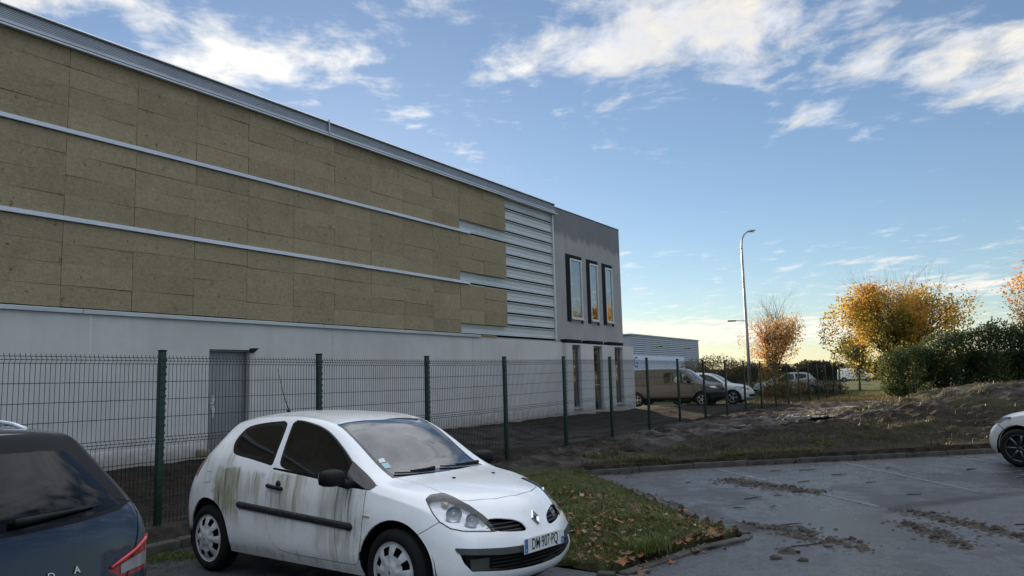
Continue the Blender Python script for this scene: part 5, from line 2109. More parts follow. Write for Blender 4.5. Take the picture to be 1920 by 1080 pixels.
def build_estate():
    th = R(155)
    tail = Vector((-2.50, 4.12, PARK_Z))
    rw = [(-.2, .955), (0, .955), (.35, .96), (.60, .972), (.672, .99), (.615, 1.08), (.54, 1.19), (.475, 1.275), (.44, 1.30), (.30, 1.312), (0, 1.318), (-.2, 1.318)]
    frame = [(-.2, .935), (0, .935), (.35, .94), (.66, .955), (.76, .985), (.72, 1.08), (.655, 1.21), (.60, 1.32), (.585, 1.365), (.30, 1.405), (0, 1.41), (-.2, 1.41)]
    tl = [(.50, .665), (.70, .715), (.84, .80), (.90, .80), (.90, .66), (.80, .62), (.62, .60)]
    gate = [(-.2, .50), (0, .50), (.5, .50), (.60, .56), (.66, .62), (.74, .78), (.79, .93), (.79, .98), (-.2, 1.2)]
    sw = [(.70, 1.03), (.66, 1.10), (.85, 1.32), (1.2, 1.36), (2.0, 1.36), (2.45, 1.28), (2.9, 1.04), (3.05, .97), (2.0, .985), (1.2, 1.01)]
    parts = [('window_trim', rear_f(frame, True, .75), ('body',)), ('rear_window', rear_f(rw, True, .75), ('window_trim',)), ('tail_light', rear_f(tl, True, .40), ('body',)),
             ('window_trim', side_f(sw, 0, .4), ('body',)), ('side_window', lambda P: side_f(sw, 0, .4)(P) + .03, ('window_trim',)),
             ('windscreen', top_f([(3.3, -.2), (3.25, .3), (3.15, .62), (2.5, .58), (2.45, -.2)], .9), ('body',)),
             ('headlight', front_f([(.40, .66), (.50, .62), (.80, .68), (.80, .78), (.55, .74)], True, 4.0), ('body',)),
             ('bumper', lambda P: np.maximum(P[:, 0] - .5, P[:, 2] - .36), ('body',)),
             ('seam', lambda P: np.where(P[:, 0] > .45, 9, rear_f(gate, True, .45)(P)), ('body', 'tail_light', 'window_trim'))]
    root, sh, bvh = plain_car('estate_car', ESTATE, (tail.x, tail.y, tail.z, th), 'dark blue-black estate car with roof rails in the lower left corner, seen from behind', 'blue_black_paint', parts, (.92, 3.60), .225, '5', 3, (1.03, 1.03, 1.06), .77, .325, 'car', trim='black_plastic', mirrors=(2.95, 1.0))
    # crease across the tailgate: a lip under the window
    for s in (-1, 1):
        b = MB()
        pts = []
        for x in np.linspace(.95, 2.5, 14):
            p, n = surf_z(bvh, float(x), s * .585)
            k = (x - .95) / 1.55
            lift = .038 * (1 - abs(2 * k - 1) ** 6)
            pts.append(p + Vector((0, 0, lift)))
        b.tube(pts, .013, 8)
        for q in (0, -1):
            pass
        b.build('roof_rail', 'rail_metal', root)
        # glowing-red strip of the lamp and its pale lower lens
        lamp = [c for c in root.children if c.name.startswith('tail_light') and (c.data.vertices[0].co.y * s > 0)]
        lp = lamp[0] if lamp else root
        b = MB()
        pts = []
        for y_, z_ in ((.53, .672), (.62, .697), (.72, .728), (.80, .770), (.835, .79)):
            p, n = surf_x(bvh, s * y_, z_, -1)
            pts.append(p + n * .006)
        b.tube(pts, [.010, .012, .012, .012, .009], 6)
        b.build('lamp_strip', 'lamp_strip', lp)
        b = MB()
        vs, m = [], 6
        for k in range(m):
            y_ = .60 + .20 * k / (m - 1)
            for z_ in (.625 + .02 * k / m, .672 + .05 * k / m):
                p, n = surf_x(bvh, s * y_, z_, -1)
                vs.append(p + n * .004)
        b.add(vs, [(2 * k, 2 * k + 1, 2 * k + 3, 2 * k + 2) for k in range(m - 1)], 0, True)
        b.build('reversing_lens', 'lamp_clear', lp)
    # rear wiper
    b = MB()
    pts = []
    for k in range(10):
        y_ = .02 - .50 * k / 9
        p, n = surf_x(bvh, y_, .985 + .012 * k / 9, -1)
        pts.append(p + n * (.02 + .012 * (k < 7)))
    b.tube(pts, [.022, .020, .018, .016, .014, .012, .011, .008, .007, .006], 7)
    b.build('rear_wiper', 'black_plastic', root)
    # lettering across the tailgate, right-hand side as seen from behind is -y
    for k, ch in enumerate('ŠKODA'):
        y_ = .30 - .15 * k
        p, n = surf_x(bvh, y_, .712, -1)
        b = MB()
        n = n.normalized()
        ey = (Vector((0, 0, 1)) - n * n.z).normalized()
        ex = ey.cross(n).normalized()
        vs, fs = text_mesh(ch, .050, 1.15)
        m = len(vs)
        o = p + n * .002
        allv = [o + ex * a + ey * c + n * .006 for a, c in vs]
        b.add(allv, fs)
        b.build('tailgate_letter', 'chrome', root)
    sh.bm.free()
    return root


pm('lamp_strip', (0.55, 0.03, 0.03), .2, 0, .1, 8, coat=.5)
pm('lamp_clear', (0.30, 0.29, 0.29), .18, .3, .1, 8, coat=.5)
build_estate()


# ------------------------------------------------------------------ street lamp and the far hall
pm('lamp_pole', (0.30, 0.31, 0.32), .42, .5, .08, 2)
pm('hall_cladding', (0.36, 0.40, 0.46), .45, .25, .08, .6)
pm('hall_white', (0.62, 0.70, 0.84), .55, 0, .05, .6)
pm('logo_blue', (0.03, 0.10, 0.38), .5, 0, .1, 3)


def build_lamp():
    L = empty('street_lamp', (13.40, 45.0, .1), 0, 'tall grey street lamp with a curved top and a small side lantern', 'street lamp')
    b = MB()
    pts = [(0, 0, -.2), (0, 0, 4.0), (0, 0, 8.0), (0, 0, 8.9), (.06, 0, 9.3), (.20, 0, 9.58), (.42, 0, 9.72)]
    b.tube(pts, [.10, .082, .062, .055, .045, .042, .04], 10)
    b.build('pole', 'lamp_pole', L)
    b = MB()
    vs, fs, N = [], [], 12
    for k, (t, w, h) in enumerate([(0, .03, .03), (.06, .07, .05), (.25, .10, .075), (.42, .085, .06), (.50, .02, .02)]):
        for q in range(N):
            a = 2 * math.pi * q / N
            vs.append((.38 + t, w * math.cos(a), 9.74 + .10 * t + h * math.sin(a) * (1.0 if math.sin(a) > 0 else .5)))
    for k in range(4):
        for q in range(N):
            q2 = (q + 1) % N
            fs.append((k * N + q, k * N + q2, (k + 1) * N + q2, (k + 1) * N + q))
    b.add(vs, fs, 0, True)
    h = b.build('lantern', 'lamp_pole', L)
    MB().box((.46, -.06, 9.685), (.78, .06, 9.72), 0, .015).build('lantern_glass', 'lamp_clear', h)
    b = MB()
    b.tube([(0, 0, 4.52), (-.62, 0, 4.55)], .025, 8)
    b.build('side_arm', 'lamp_pole', L)
    MB().box((-1.08, -.09, 4.50), (-.58, .09, 4.58), 0, .035).build('side_lantern', 'dark_metal', L)


def build_hall():
    a, c = Vector((11.25, 75.0, 0)), Vector((21.6, 92.0, 0))
    d = (c - a)
    Lh = d.length
    rz = math.atan2(d.y, d.x)
    H = empty('far_hall', (a.x, a.y, .05), rz, 'grey corrugated industrial hall with a white lower wall behind the parked vans', 'building')
    top = 5.62
    n = 17
    for k in range(n):
        z0, z1 = 2.2 + (top - 2.2) * k / n, 2.2 + (top - 2.2) * (k + 1) / n
        b = MB()
        extrude_x(b, [(.05, z0), (-.02, z0), (-.06, z0 + (z1 - z0) * .35), (-.06, z0 + (z1 - z0) * .65), (-.02, z1 - .005), (.05, z1 - .005)], 0, Lh)
        b.build('cladding_sheet', 'hall_cladding', H)
    MB().box((0, .06, -.3), (Lh, 14, top - .05)).build('hall_body', 'hall_cladding', H)
    MB().box((-.15, -.10, top), (Lh + .1, 14.1, top + .12)).build('roof_edge', 'hall_cladding', H)
    MB().box((-.3, -.16, -.3), (Lh * .72, .0, 3.65)).build('white_wall', 'hall_white', H)
    for x in (6.2, 14.8):
        b = MB()
        b.tube([(x, -.07, 4.55), (x, -.50, 4.62)], .03, 6)
        b.box((x - .14, -.75, 4.56), (x + .14, -.45, 4.66), 0, .02)
        b.build('wall_lamp', 'dark_metal', H)
    b = MB()
    put_text(b, 'G', 1.5, (Vector((.55, -.165, 2.95)), Vector((1, 0, 0)), Vector((0, 0, 1))))
    b.build('wall_logo', 'logo_blue', H)
    b = MB()
    b.box((-.32, -.6, -.3), (-.02, 0, top))


build_lamp()
build_hall()


# ------------------------------------------------------------------ trees and shrubs
def leaf_mat(name, rough=.6, trans=.45):
    """leaf colour comes from each leaf, light also shines through"""
    m, t, b, out = mat_new(name)
    at = t.node('ShaderNodeAttribute', attribute_name='tone')
    b.inputs['Roughness'].default_value = rough
    b.inputs['Specular IOR Level'].default_value = .3
    t.put(b.inputs['Base Color'], at.outputs['Color'])
    tr = t.node('ShaderNodeBsdfTranslucent')
    t.put(tr.inputs[0], at.outputs['Color'])
    ms = t.node('ShaderNodeMixShader')
    ms.inputs[0].default_value = trans
    t.l.new(b.outputs[0], ms.inputs[1])
    t.l.new(tr.outputs[0], ms.inputs[2])
    t.l.new(ms.outputs[0], out.inputs[0])
    return m


leaf_mat('leaf', .6, .55)
leaf_mat('grass_blade', .5, .35)
leaf_mat('dry_leaf', .8, .12)
pm('bark', (0.075, 0.060, 0.046), .9, 0, .35, 6, bump=.5, bscale=25)
pm('twig', (0.085, 0.065, 0.05), .9, 0, .3, 6)


def leaf_quads(P, size, rng, cols, flat=.0, aspect=.75):
    """small folded leaves around points P; returns V, F, colours"""
    n = len(P)
    a = rng.normal(size=(n, 3))
    a[:, 2] *= (1 - flat)
    a /= np.linalg.norm(a, axis=1)[:, None] + 1e-9
    r = rng.normal(size=(n, 3))
    b = np.cross(a, r)
    b /= np.linalg.norm(b, axis=1)[:, None] + 1e-9
    s = (size * rng.uniform(.6, 1.35, n))[:, None]
    c = np.cross(a, b)
    V = np.stack([P - a * s * .5, P + b * s * aspect * .5 + c * s * .08, P + a * s * .5, P - b * s * aspect * .5 + c * s * .08], 1).reshape(-1, 3)
    F = np.arange(4 * n).reshape(n, 4)
    return V, F, np.repeat(cols, 4, 0)


class Tree:
    def __init__(self, seed):
        self.r = random.Random(seed)
        self.mb = MB()
        self.tips = []
        self.pts = []

    def limb(self, p, d, length, rad, depth, spread, up, nmin, keep=.65):
        r = self.r
        pts, rads = [p.copy()], [rad]
        n = max(3, int(length / .35))
        dd = d.copy()
        for i in range(n):
            dd = (dd + Vector((r.gauss(0, .10), r.gauss(0, .10), r.gauss(0, .06) + up * .09))).normalized()
            pts.append(pts[-1] + dd * (length / n))
            rads.append(rad * (1 - .62 * (i + 1) / n))
        self.mb.tube(pts, rads, 6 if rad > .03 else (4 if rad > .012 else 3), 0, False)
        for q, p_ in enumerate(pts[1:]):
            self.pts.append((p_, depth))
        if depth == 0:
            self.tips.append((pts[-1], dd))
            return
        k = r.randint(nmin, nmin + 2)
        for j in range(k):
            f = r.uniform(.35, 1.0) if j else 1.0
            i = min(n, max(1, int(f * n)))
            axis = dd.orthogonal().normalized()
            axis.rotate(Matrix.Rotation(r.uniform(0, 6.283), 3, dd))
            nd = (dd * math.cos(spread) + axis * math.sin(spread) * r.uniform(.6, 1.2)).normalized()
            self.limb(pts[i], nd, length * keep * r.uniform(.75, 1.15), rads[i] * .72, depth - 1, spread, up, nmin, keep)


def make_tree(name, loc, label, seed, height, trunk_h, trunk_r, spread, n_main, leafsize, nleaf, palette, crown, bare_top=.25, main_len=1.0, depth=3, group=None, twigs_up=.5, lean=(0, 0)):
    """crown = (cx, cy, cz, rx, ry, rz) ellipsoid relative to the foot in which leaves hang"""
    rng = np.random.default_rng(seed)
    T = Tree(seed)
    r = T.r
    root = empty(name, loc, 0, label, 'tree', group)
    base = Vector((0, 0, -.25))
    top = Vector((lean[0], lean[1], trunk_h))
    T.mb.tube([base, Vector((0, 0, .15)), base.lerp(top, .6), top], [trunk_r * 1.5, trunk_r * 1.05, trunk_r * .9, trunk_r * .8], 10, 0, False)
    cx, cy, cz, rx, ry, rz = crown
    for k in range(n_main):
        a = 2.399963 * k + r.uniform(-.25, .25)
        el = math.asin(-.35 + 1.30 * (k + .5) / n_main)
        tgt = Vector((cx + rx * .60 * math.cos(a) * math.cos(el), cy + ry * .60 * math.sin(a) * math.cos(el), cz + rz * .60 * math.sin(el)))
        st = base.lerp(top, r.uniform(.80, 1.0))
        d = tgt - st
        T.limb(st, (d.normalized() + Vector((0, 0, .12))).normalized(), d.length * main_len, trunk_r * .50, depth - 1, spread, twigs_up, 3)
    T.limb(top, Vector((0, 0, 1)), rz * .75, trunk_r * .6, depth - 1, spread, twigs_up, 4)
    w = T.mb.build('trunk', 'bark', root)
    # leaves hang round the outer branch points
    C0 = np.array([cx, cy, cz])
    RR = np.array([rx, ry, rz])
    cand = np.array([p[:] for p, dep in T.pts if dep <= 1])
    q = (cand - C0) / RR
    d = np.linalg.norm(q, axis=1)
    ok = d < 1.12
    cand, q, d = cand[ok], q[ok], d[ok]
    prob = np.ones(len(cand))
    prob *= np.where(q[:, 2] > 1 - bare_top * 2.2, .10, 1.0)
    # clumps: some boughs still dense, others nearly bare
    cl = fbm(cand[:, 0] * .8 + 3.1, cand[:, 2] * .8 + cand[:, 1] * .6, 2, seed)
    prob *= np.clip(.30 + 4.2 * (cl + .08), .02, 1.7)
    idx = rng.choice(len(cand), nleaf, p=prob / prob.sum())
    P = cand[idx] + rng.normal(size=(nleaf, 3)) * np.array([.24, .24, .18])
    nv = int(nleaf * .6)                            # leaves on twigs too fine to model
    u = rng.normal(size=(nv, 3))
    u = u / np.linalg.norm(u, axis=1)[:, None] * (rng.uniform(0, 1, (nv, 1)) ** .30)
    Q = C0 + u * RR * (1 + .42 * fbm(u[:, 0] * 2.4 + seed, u[:, 2] * 2.4 + u[:, 1], 2, seed + 2)[:, None])
    keepv = fbm(Q[:, 0] * 1.1, Q[:, 2] * 1.3 + Q[:, 1] * .7, 3, seed + 8) + rng.normal(size=nv) * .05 > .0 + .22 * np.clip((Q[:, 2] - cz) / rz, -.3, 1)
    P = np.concatenate([P, Q[keepv]])
    nleaf = len(P)
    P[:, 2] = np.maximum(P[:, 2], .2)
    pal = np.array(palette)
    tone = fbm(P[:, 0] * .7 + 9, P[:, 2] * .7 + P[:, 1] * .5, 2, seed + 5) * 2.2 + .5 + rng.normal(size=nleaf) * .16
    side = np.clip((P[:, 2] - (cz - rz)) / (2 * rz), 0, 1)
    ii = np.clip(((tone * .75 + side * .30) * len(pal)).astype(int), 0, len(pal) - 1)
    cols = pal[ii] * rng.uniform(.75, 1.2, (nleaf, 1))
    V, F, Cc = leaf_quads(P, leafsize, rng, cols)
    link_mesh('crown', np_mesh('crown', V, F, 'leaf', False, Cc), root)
    return root


MAPLE = [(0.20, 0.19, 0.045), (0.34, 0.28, 0.055), (0.56, 0.41, 0.065), (0.64, 0.44, 0.060), (0.60, 0.36, 0.07), (0.46, 0.24, 0.07)]
ORANGE = [(0.64, 0.50, 0.22), (0.72, 0.50, 0.21), (0.70, 0.43, 0.18), (0.56, 0.31, 0.14)]
WILLOW = [(0.17, 0.19, 0.055), (0.24, 0.23, 0.075), (0.26, 0.21, 0.07)]


def gz(x, y):
    z, dk, df, dw, bank = terrain_z(np.array([[x]]), np.array([[y]]))
    return float(z[0, 0])


make_tree('maple_tree', (20.7, 42.0, gz(20.7, 42.0)), 'large spreading maple with yellow and orange autumn leaves behind the hedge', 11, 7.0, 1.4, .17, R(30), 24, .125, 22000, MAPLE,
          (-.2, 0, 3.55, 3.75, 3.3, 2.85), .10, .80, 4)
make_tree('young_tree', (15.3, 46.5, gz(15.3, 46.5)), 'small half-bare tree with pale orange leaves behind the fence beside the street lamp', 23, 5.6, 1.35, .12, R(26), 13, .11, 4800, ORANGE,
          (0, 0, 3.55, 1.75, 1.6, 1.75), .16, .85, 4)
make_tree('autumn_tree', (25.1, 36.5, gz(25.1, 36.5)), 'orange-leaved tree at the right edge rising above the hedge', 37, 5.5, 1.5, .13, R(28), 14, .12, 7000, ORANGE,
          (0, 0, 3.7, 1.9, 1.9, 2.1), .12, .75, 4)
make_tree('pale_tree', (26.6, 61.0, gz(26.6, 61.0)), 'pale yellow-green tree behind the white van beyond the fence end', 41, 4.6, 1.0, .10, R(24), 10, .13, 4200, WILLOW,
          (0, 0, 2.7, 1.6, 1.4, 2.0), .10, .95, 3)


def shrub_mass(name, loc, size, nleaf, palette, leafsize, seed, label=None, cat=None, group=None, boxy=.5, stems=7):
    """leafy bush: stems and a ragged volume of leaves"""
    rng = np.random.default_rng(seed)
    root = empty(name, loc, 0, label, cat, group)
    rx, ry, h = size
    b = MB()
    r = random.Random(seed)
    for k in range(stems):
        x, y = r.uniform(-.6, .6) * rx, r.uniform(-.5, .5) * ry
        b.tube([(x * .6, y * .6, -.15), (x * .8, y * .8, h * .4), (x, y, h * r.uniform(.75, 1.0))], [.035, .022, .008], 5, 0, False)
    b.build('stem', 'twig', root)
    u = rng.uniform(-1, 1, (nleaf * 2, 3))
    # leaves sit mostly near the outside of a lumpy body
    rad = (np.abs(u) ** (2 + 3 * boxy)).sum(1) ** (1 / (2 + 3 * boxy))
    u = u / rad[:, None] * (rng.uniform(0, 1, (len(u), 1)) ** .28)
    lump = 1 + .34 * fbm(u[:, 0] * rx * 1.7 + seed, u[:, 2] * h * 1.2 + u[:, 1] * 1.3, 3, seed)
    P = np.stack([u[:, 0] * rx * lump, u[:, 1] * ry * lump, (u[:, 2] * .5 + .5) * h * (1 + .30 * fbm(u[:, 0] * rx * 2.2, u[:, 1] * ry * 2.2, 3, seed + 3))], 1)
    hole = fbm(P[:, 0] * 2.6, P[:, 2] * 2.6 + P[:, 1], 3, seed + 9)
    P = P[hole > -.17][:nleaf]
    pal = np.array(palette)
    n = len(P)
    tone = fbm(P[:, 0] * 1.2 + 5, P[:, 2] * 1.2 + P[:, 1], 2, seed + 1) * 2.0 + .5 + rng.normal(size=n) * .18
    cols = pal[np.clip((tone * len(pal)).astype(int), 0, len(pal) - 1)] * rng.uniform(.7, 1.25, (n, 1))
    V, F, Cc = leaf_quads(P, leafsize, rng, cols, 0, .55)
    link_mesh('foliage', np_mesh('foliage', V, F, 'leaf', False, Cc), root)
    return root


HEDGE = [(0.028, 0.048, 0.018), (0.042, 0.070, 0.024), (0.062, 0.092, 0.032), (0.090, 0.115, 0.042)]
LAUREL = [(0.035, 0.065, 0.020), (0.06, 0.095, 0.03), (0.09, 0.12, 0.04)]
DARKBUSH = [(0.030, 0.032, 0.016), (0.050, 0.045, 0.022), (0.075, 0.055, 0.025)]
_hl = ['laurel bush at the left end of the hedge, catching the low sun', 'second hedge bush from the left, standing just right of the sunlit end', 'third hedge bush from the left, below the gap between the two autumn trees',
       'fourth hedge bush from the left, dark green on top of the mud bank', 'hedge bush next to the right edge of the picture', 'hedge bush cut by the right edge of the picture']
for _k, (_x, _y) in enumerate([(16.6, 33.2), (18.1, 32.8), (19.7, 32.4), (21.3, 32.0), (22.9, 31.6), (24.5, 31.2)]):
    shrub_mass('hedge_bush', (_x, _y, gz(_x, _y) - .05), (1.05, .95, (2.15, 2.35, 2.45, 2.5, 2.55, 2.6)[_k]), 9000, LAUREL + HEDGE if _k == 0 else HEDGE, .10, 100 + _k, _hl[_k], 'bush', 'hedge along the mud bank', .6)
# wild shrubs behind the parked vans
_wl = ['bare brown shrub in front of the corrugated hall, left of the pole', 'tall dark shrub beside the far end of the corrugated hall', 'thin brown shrub just left of the street lamp',
       'olive bramble at the foot of the small orange tree', 'low dark bramble right of the street lamp behind the fence', 'low bramble in front of the silver car behind the fence', 'low olive bush behind the fence near its far end']
for _k, (_x, _y, _rx, _h, _n) in enumerate([(11.9, 52, 1.1, 2.6, 2600), (13.9, 54, 1.6, 3.0, 3800), (16.2, 56, 1.3, 2.7, 2200), (14.9, 45.4, .9, 1.9, 2200), (17.6, 60, 2.2, 2.0, 2600), (16.4, 46.6, 1.1, 1.0, 1300), (20.0, 50.5, 1.3, .9, 1200)]):
    shrub_mass('wild_shrub', (_x, _y, gz(_x, _y) - .05), (_rx, .9, _h), _n, DARKBUSH if _k not in (3, 5) else [(.12, .085, .02), (.20, .13, .025), (.10, .09, .03)], .11, 200 + _k, _wl[_k], 'shrub', 'wild shrubs beyond the fence', .2)


def tree_line():
    """far belt of trees on the horizon, one mass"""
    rng = np.random.default_rng(5)
    n = 26000
    x = rng.uniform(-60, 190, n)
    y = 170 + rng.uniform(-4, 4, n) + .15 * x
    prof = 4.2 + 5.0 * fbm(x * .05, x * 0 + .3, 3, 91) + 3.0 * fbm(x * .30, x * 0 + 2.3, 3, 92)
    z = np.maximum(prof, 1.2) * rng.uniform(0, 1, n) ** .8
    P = np.stack([x, y, z], 1)
    pal = np.array([(0.050, 0.052, 0.036), (0.070, 0.065, 0.042), (0.085, 0.07, 0.045)])
    cols = pal[rng.integers(0, 3, n)] * rng.uniform(.7, 1.2, (n, 1))
    V, F, Cc = leaf_quads(P, 1.1, rng, cols)
    tag(link_mesh('distant_trees', np_mesh('distant_trees', V, F, 'leaf', False, Cc)), 'low brown belt of far trees along the horizon', 'trees', None, 'stuff')


tree_line()


# ------------------------------------------------------------------ puddles, mud on the asphalt, grass, fallen leaves
def water_mat():
    m, t, b, out = mat_new('puddle_water')
    co = t.coord()
    n = t.noise(co, 9.0, 3, .5)
    b.inputs['Base Color'].default_value = (.028, .024, .02, 1)
    b.inputs['Roughness'].default_value = .06
    b.inputs['Specular IOR Level'].default_value = .6
    t.put(b.inputs['Normal'], t.bump(n, .06, .01))
    return m


water_mat()
pm('mud_clod', (0.048, 0.034, 0.024), .62, 0, .4, 9, bump=.7, bscale=60, bdist=.01, rvar=.15)
pm('stick', (0.030, 0.022, 0.016), .8, 0, .3, 9)
pm('pebble', (0.42, 0.40, 0.36), .8, 0, .2, 9)
pm('litter_white', (0.72, 0.72, 0.70), .7, 0, .1, 9)


def build_puddles():
    spots = [(2.2, 17.0, 1.2, .5, 40, 0), (3.6, 19.4, 1.3, .6, 55, 0), (5.6, 21.9, 1.6, .6, 50, 0), (3.1, 18.3, 1.5, .45, 52, .030), (4.7, 20.6, 1.9, .55, 50, .015), (6.5, 23.2, 1.8, .6, 48, .03), (8.2, 22.0, 1.6, .4, 10, .10), (9.8, 23.6, 1.8, .45, 12, .27), (11.8, 25.4, 1.5, .4, 10, .48)]
    for k, (x, y, rx, ry, a, dz) in enumerate(spots):
        z, dk, df, dw, bank = terrain_z(np.array([[x]]), np.array([[y]]))
        n = 26
        b = MB()
        ca, sa = math.cos(R(a)), math.sin(R(a))
        ring = []
        for q in range(n):
            t = 2 * math.pi * q / n
            rr = 1 + .35 * math.sin(3 * t + k) + .2 * math.sin(5 * t + 2 * k)
            u, v = rx * rr * math.cos(t), ry * rr * math.sin(t)
            ring.append((x + u * ca - v * sa, y + u * sa + v * ca, float(z[0, 0]) - .015))
        b.add(ring, [tuple(range(n))])
        o = b.build('puddle', 'puddle_water')
        tag(o, None, None, None, 'structure')


def clod_mesh(seed, n=10):
    r = np.random.default_rng(seed)
    b = MB()
    rows = 4
    vs, fs = [], []
    for i in range(rows):
        el = math.pi * .5 * i / (rows - 1)
        for k in range(n):
            a = 2 * math.pi * k / n
            q = 1 + r.uniform(-.5, .45)
            vs.append((math.cos(a) * math.cos(el) * q, math.sin(a) * math.cos(el) * q, math.sin(el) * (1 + r.uniform(-.3, .2)) - .05))
    for i in range(rows - 1):
        for k in range(n):
            k2 = (k + 1) % n
            fs.append((i * n + k, i * n + k2, (i + 1) * n + k2, (i + 1) * n + k))
    b.add(vs, fs, 0, True)
    return b.mesh('mud_clod', 'mud_clod')


def build_clods():
    r = random.Random(12)
    ms = [clod_mesh(k) for k in range(6)]

    def place(x, y, s, h, label, grp):
        o = link_mesh('mud_clod', r.choice(ms), None, (x, y, PARK_Z + .002))
        o.scale = (s * r.uniform(.8, 1.5), s * r.uniform(.7, 1.1), h)
        o.rotation_euler = (0, 0, r.uniform(-.6, .9))
        tag(o, label, 'mud', grp)
    runs = [((3.45, 13.35), (4.30, 11.75), 95, .19, .036, .022, 'brown mud clod in the long strip along the nearest bay line', 'mud strip along the bay line'),
            ((2.55, 9.30), (3.20, 8.85), 24, .15, .042, .022, 'brown mud clod just right of the grass tip', 'mud by the grass tip'),
            ((2.95, 8.75), (3.35, 7.95), 26, .15, .040, .020, 'brown mud clod in the trail right of the grass tip', 'mud trail right of the grass tip'),
            ((4.80, 9.95), (5.20, 8.10), 62, .13, .038, .020, 'brown mud clod in the outer wheel track at the right', 'outer mud track'),
            ((4.45, 9.20), (4.35, 7.95), 32, .12, .045, .022, 'brown mud clod in the inner wheel track at the right', 'inner mud track'),
            ((1.45, 13.1), (2.10, 10.4), 40, .13, .060, .04, 'dark soil lump along the asphalt edge of the grass island', 'soil lumps on the island edge')]
    for a, c, n, w, s, h, lab, grp in runs:
        for k in range(n):
            t = (k + r.random()) / n
            place(a[0] + (c[0] - a[0]) * t + r.gauss(0, w * .6), a[1] + (c[1] - a[1]) * t + r.gauss(0, w * .6), s * r.uniform(.35, 1.35), h * r.uniform(.5, 1.7), lab, grp)
    # loose crumbs too small to tell apart
    rng = np.random.default_rng(4)
    Vs, Fs, o = [], [], 0
    base = [[(math.cos(a) * q, math.sin(a) * q, 0) for a, q in zip(np.linspace(0, 6.283, 6)[:-1], rng.uniform(.5, 1.3, 5))] + [(.1, 0, .7)] for _ in range(5)]
    for a, c, n, w, s, h, lab, grp in runs:
        for k in range(n * 6):
            tt = rng.random()
            bb = np.array(base[rng.integers(0, 5)]) * rng.uniform(.005, .022) * np.array([1.5, 1, 1])
            bb = bb + np.array([a[0] + (c[0] - a[0]) * tt + rng.normal() * w, a[1] + (c[1] - a[1]) * tt + rng.normal() * w, PARK_Z + .002])
            Vs.append(bb)
            Fs.append(np.array([(q, (q + 1) % 5, 5) for q in range(5)]) + o)
            o += 6
    tag(link_mesh('mud_crumbs', np_mesh('mud_crumbs', np.concatenate(Vs), np.concatenate(Fs), 'mud_clod')), 'tiny mud crumbs strewn round the tyre tracks', 'mud', None, 'stuff')
    place(2.62, 7.86, .085, .05, 'flat brown mud clod lying alone nearest the camera', None)
    place(2.40, 7.62, .06, .035, 'smallest lone mud clod nearest the bottom of the picture', None)
    place(2.62, 7.50, .045, .03, 'crumb of mud right of the smallest lone clod', None)
    # twigs
    for k in range(26):
        x, y = r.uniform(2.6, 8.5), r.uniform(7.2, 14.5)
        L = r.uniform(.12, .38)
        a = r.uniform(-.6, .6)
        b = MB()
        b.tube([(0, 0, .008), (L * .5 * math.cos(a), L * .5 * math.sin(a), .014), (L * math.cos(a + .2), L * math.sin(a + .2), .008)], [.006, .007, .003], 5)
        o = b.build('twig', 'stick', None, None, (x, y, PARK_Z))
        tag(o, 'thin dark twig lying on the damp asphalt', 'twig', 'twigs scattered on the car park')


def scatter_in(poly, n, rng):
    p = np.array(poly)
    lo, hi = p.min(0), p.max(0)
    P = rng.uniform(lo, hi, (n * 4, 2))
    P = P[poly_sdf(P, p) < -.02]
    return P[:n]


ISLE = ISLE_EDGE + [(-1.9, 9.3), (-1.0, 11.2), (.0, 13.0), (.6, 14.1)]


def isle_z(P):
    X, Y = P[:, 0][None], P[:, 1][None]
    Z, dk, df, dw, bank = terrain_z(X, Y)
    Z = Z + terrain_rough(X, Y, dk, df, bank)
    isle = (dk > 0) & (df < 0) & (Y < 15.5) & (X < 3)
    ig = isle * smoothstep(-.2, -1.6, df) * smoothstep(14.7, 13.4, Y + .1 * X) * smoothstep(0, .1, dk)
    Z = np.where(isle, Z * (1 - ig) + ig * (-.195 + .13 * smoothstep(0, 1.0, dk) + .05 * fbm(X * 1.3, Y * 1.3, 3, 3)), Z)
    return Z[0], dk[0], ig[0]


def blades(P, z, rng, h0, h1, w, pal, lean=.5):
    n = len(P)
    a = rng.uniform(0, 2 * math.pi, n)
    h = rng.uniform(h0, h1, n)
    l = rng.uniform(.1, lean, n) * h
    dx, dy = np.cos(a), np.sin(a)
    B = np.stack([P[:, 0], P[:, 1], z - .01], 1)
    sd = np.stack([-dy, dx, 0 * dx], 1) * (w * rng.uniform(.6, 1.3, n))[:, None]
    mid = B + np.stack([dx * l * .35, dy * l * .35, h * .6], 1)
    tip = B + np.stack([dx * l * 1.3, dy * l * 1.3, h], 1)
    V = np.stack([B - sd, B + sd, mid + sd * .7, mid - sd * .7, tip], 1).reshape(-1, 3)
    i = np.arange(n)[:, None] * 5
    F = np.concatenate([i + np.array([[0, 1, 2]]), i + np.array([[0, 2, 3]]), i + np.array([[3, 2, 4]])], 0)
    c = np.array(pal)[rng.integers(0, len(pal), n)] * rng.uniform(.7, 1.25, (n, 1))
    return V, F, np.repeat(c, 5, 0)


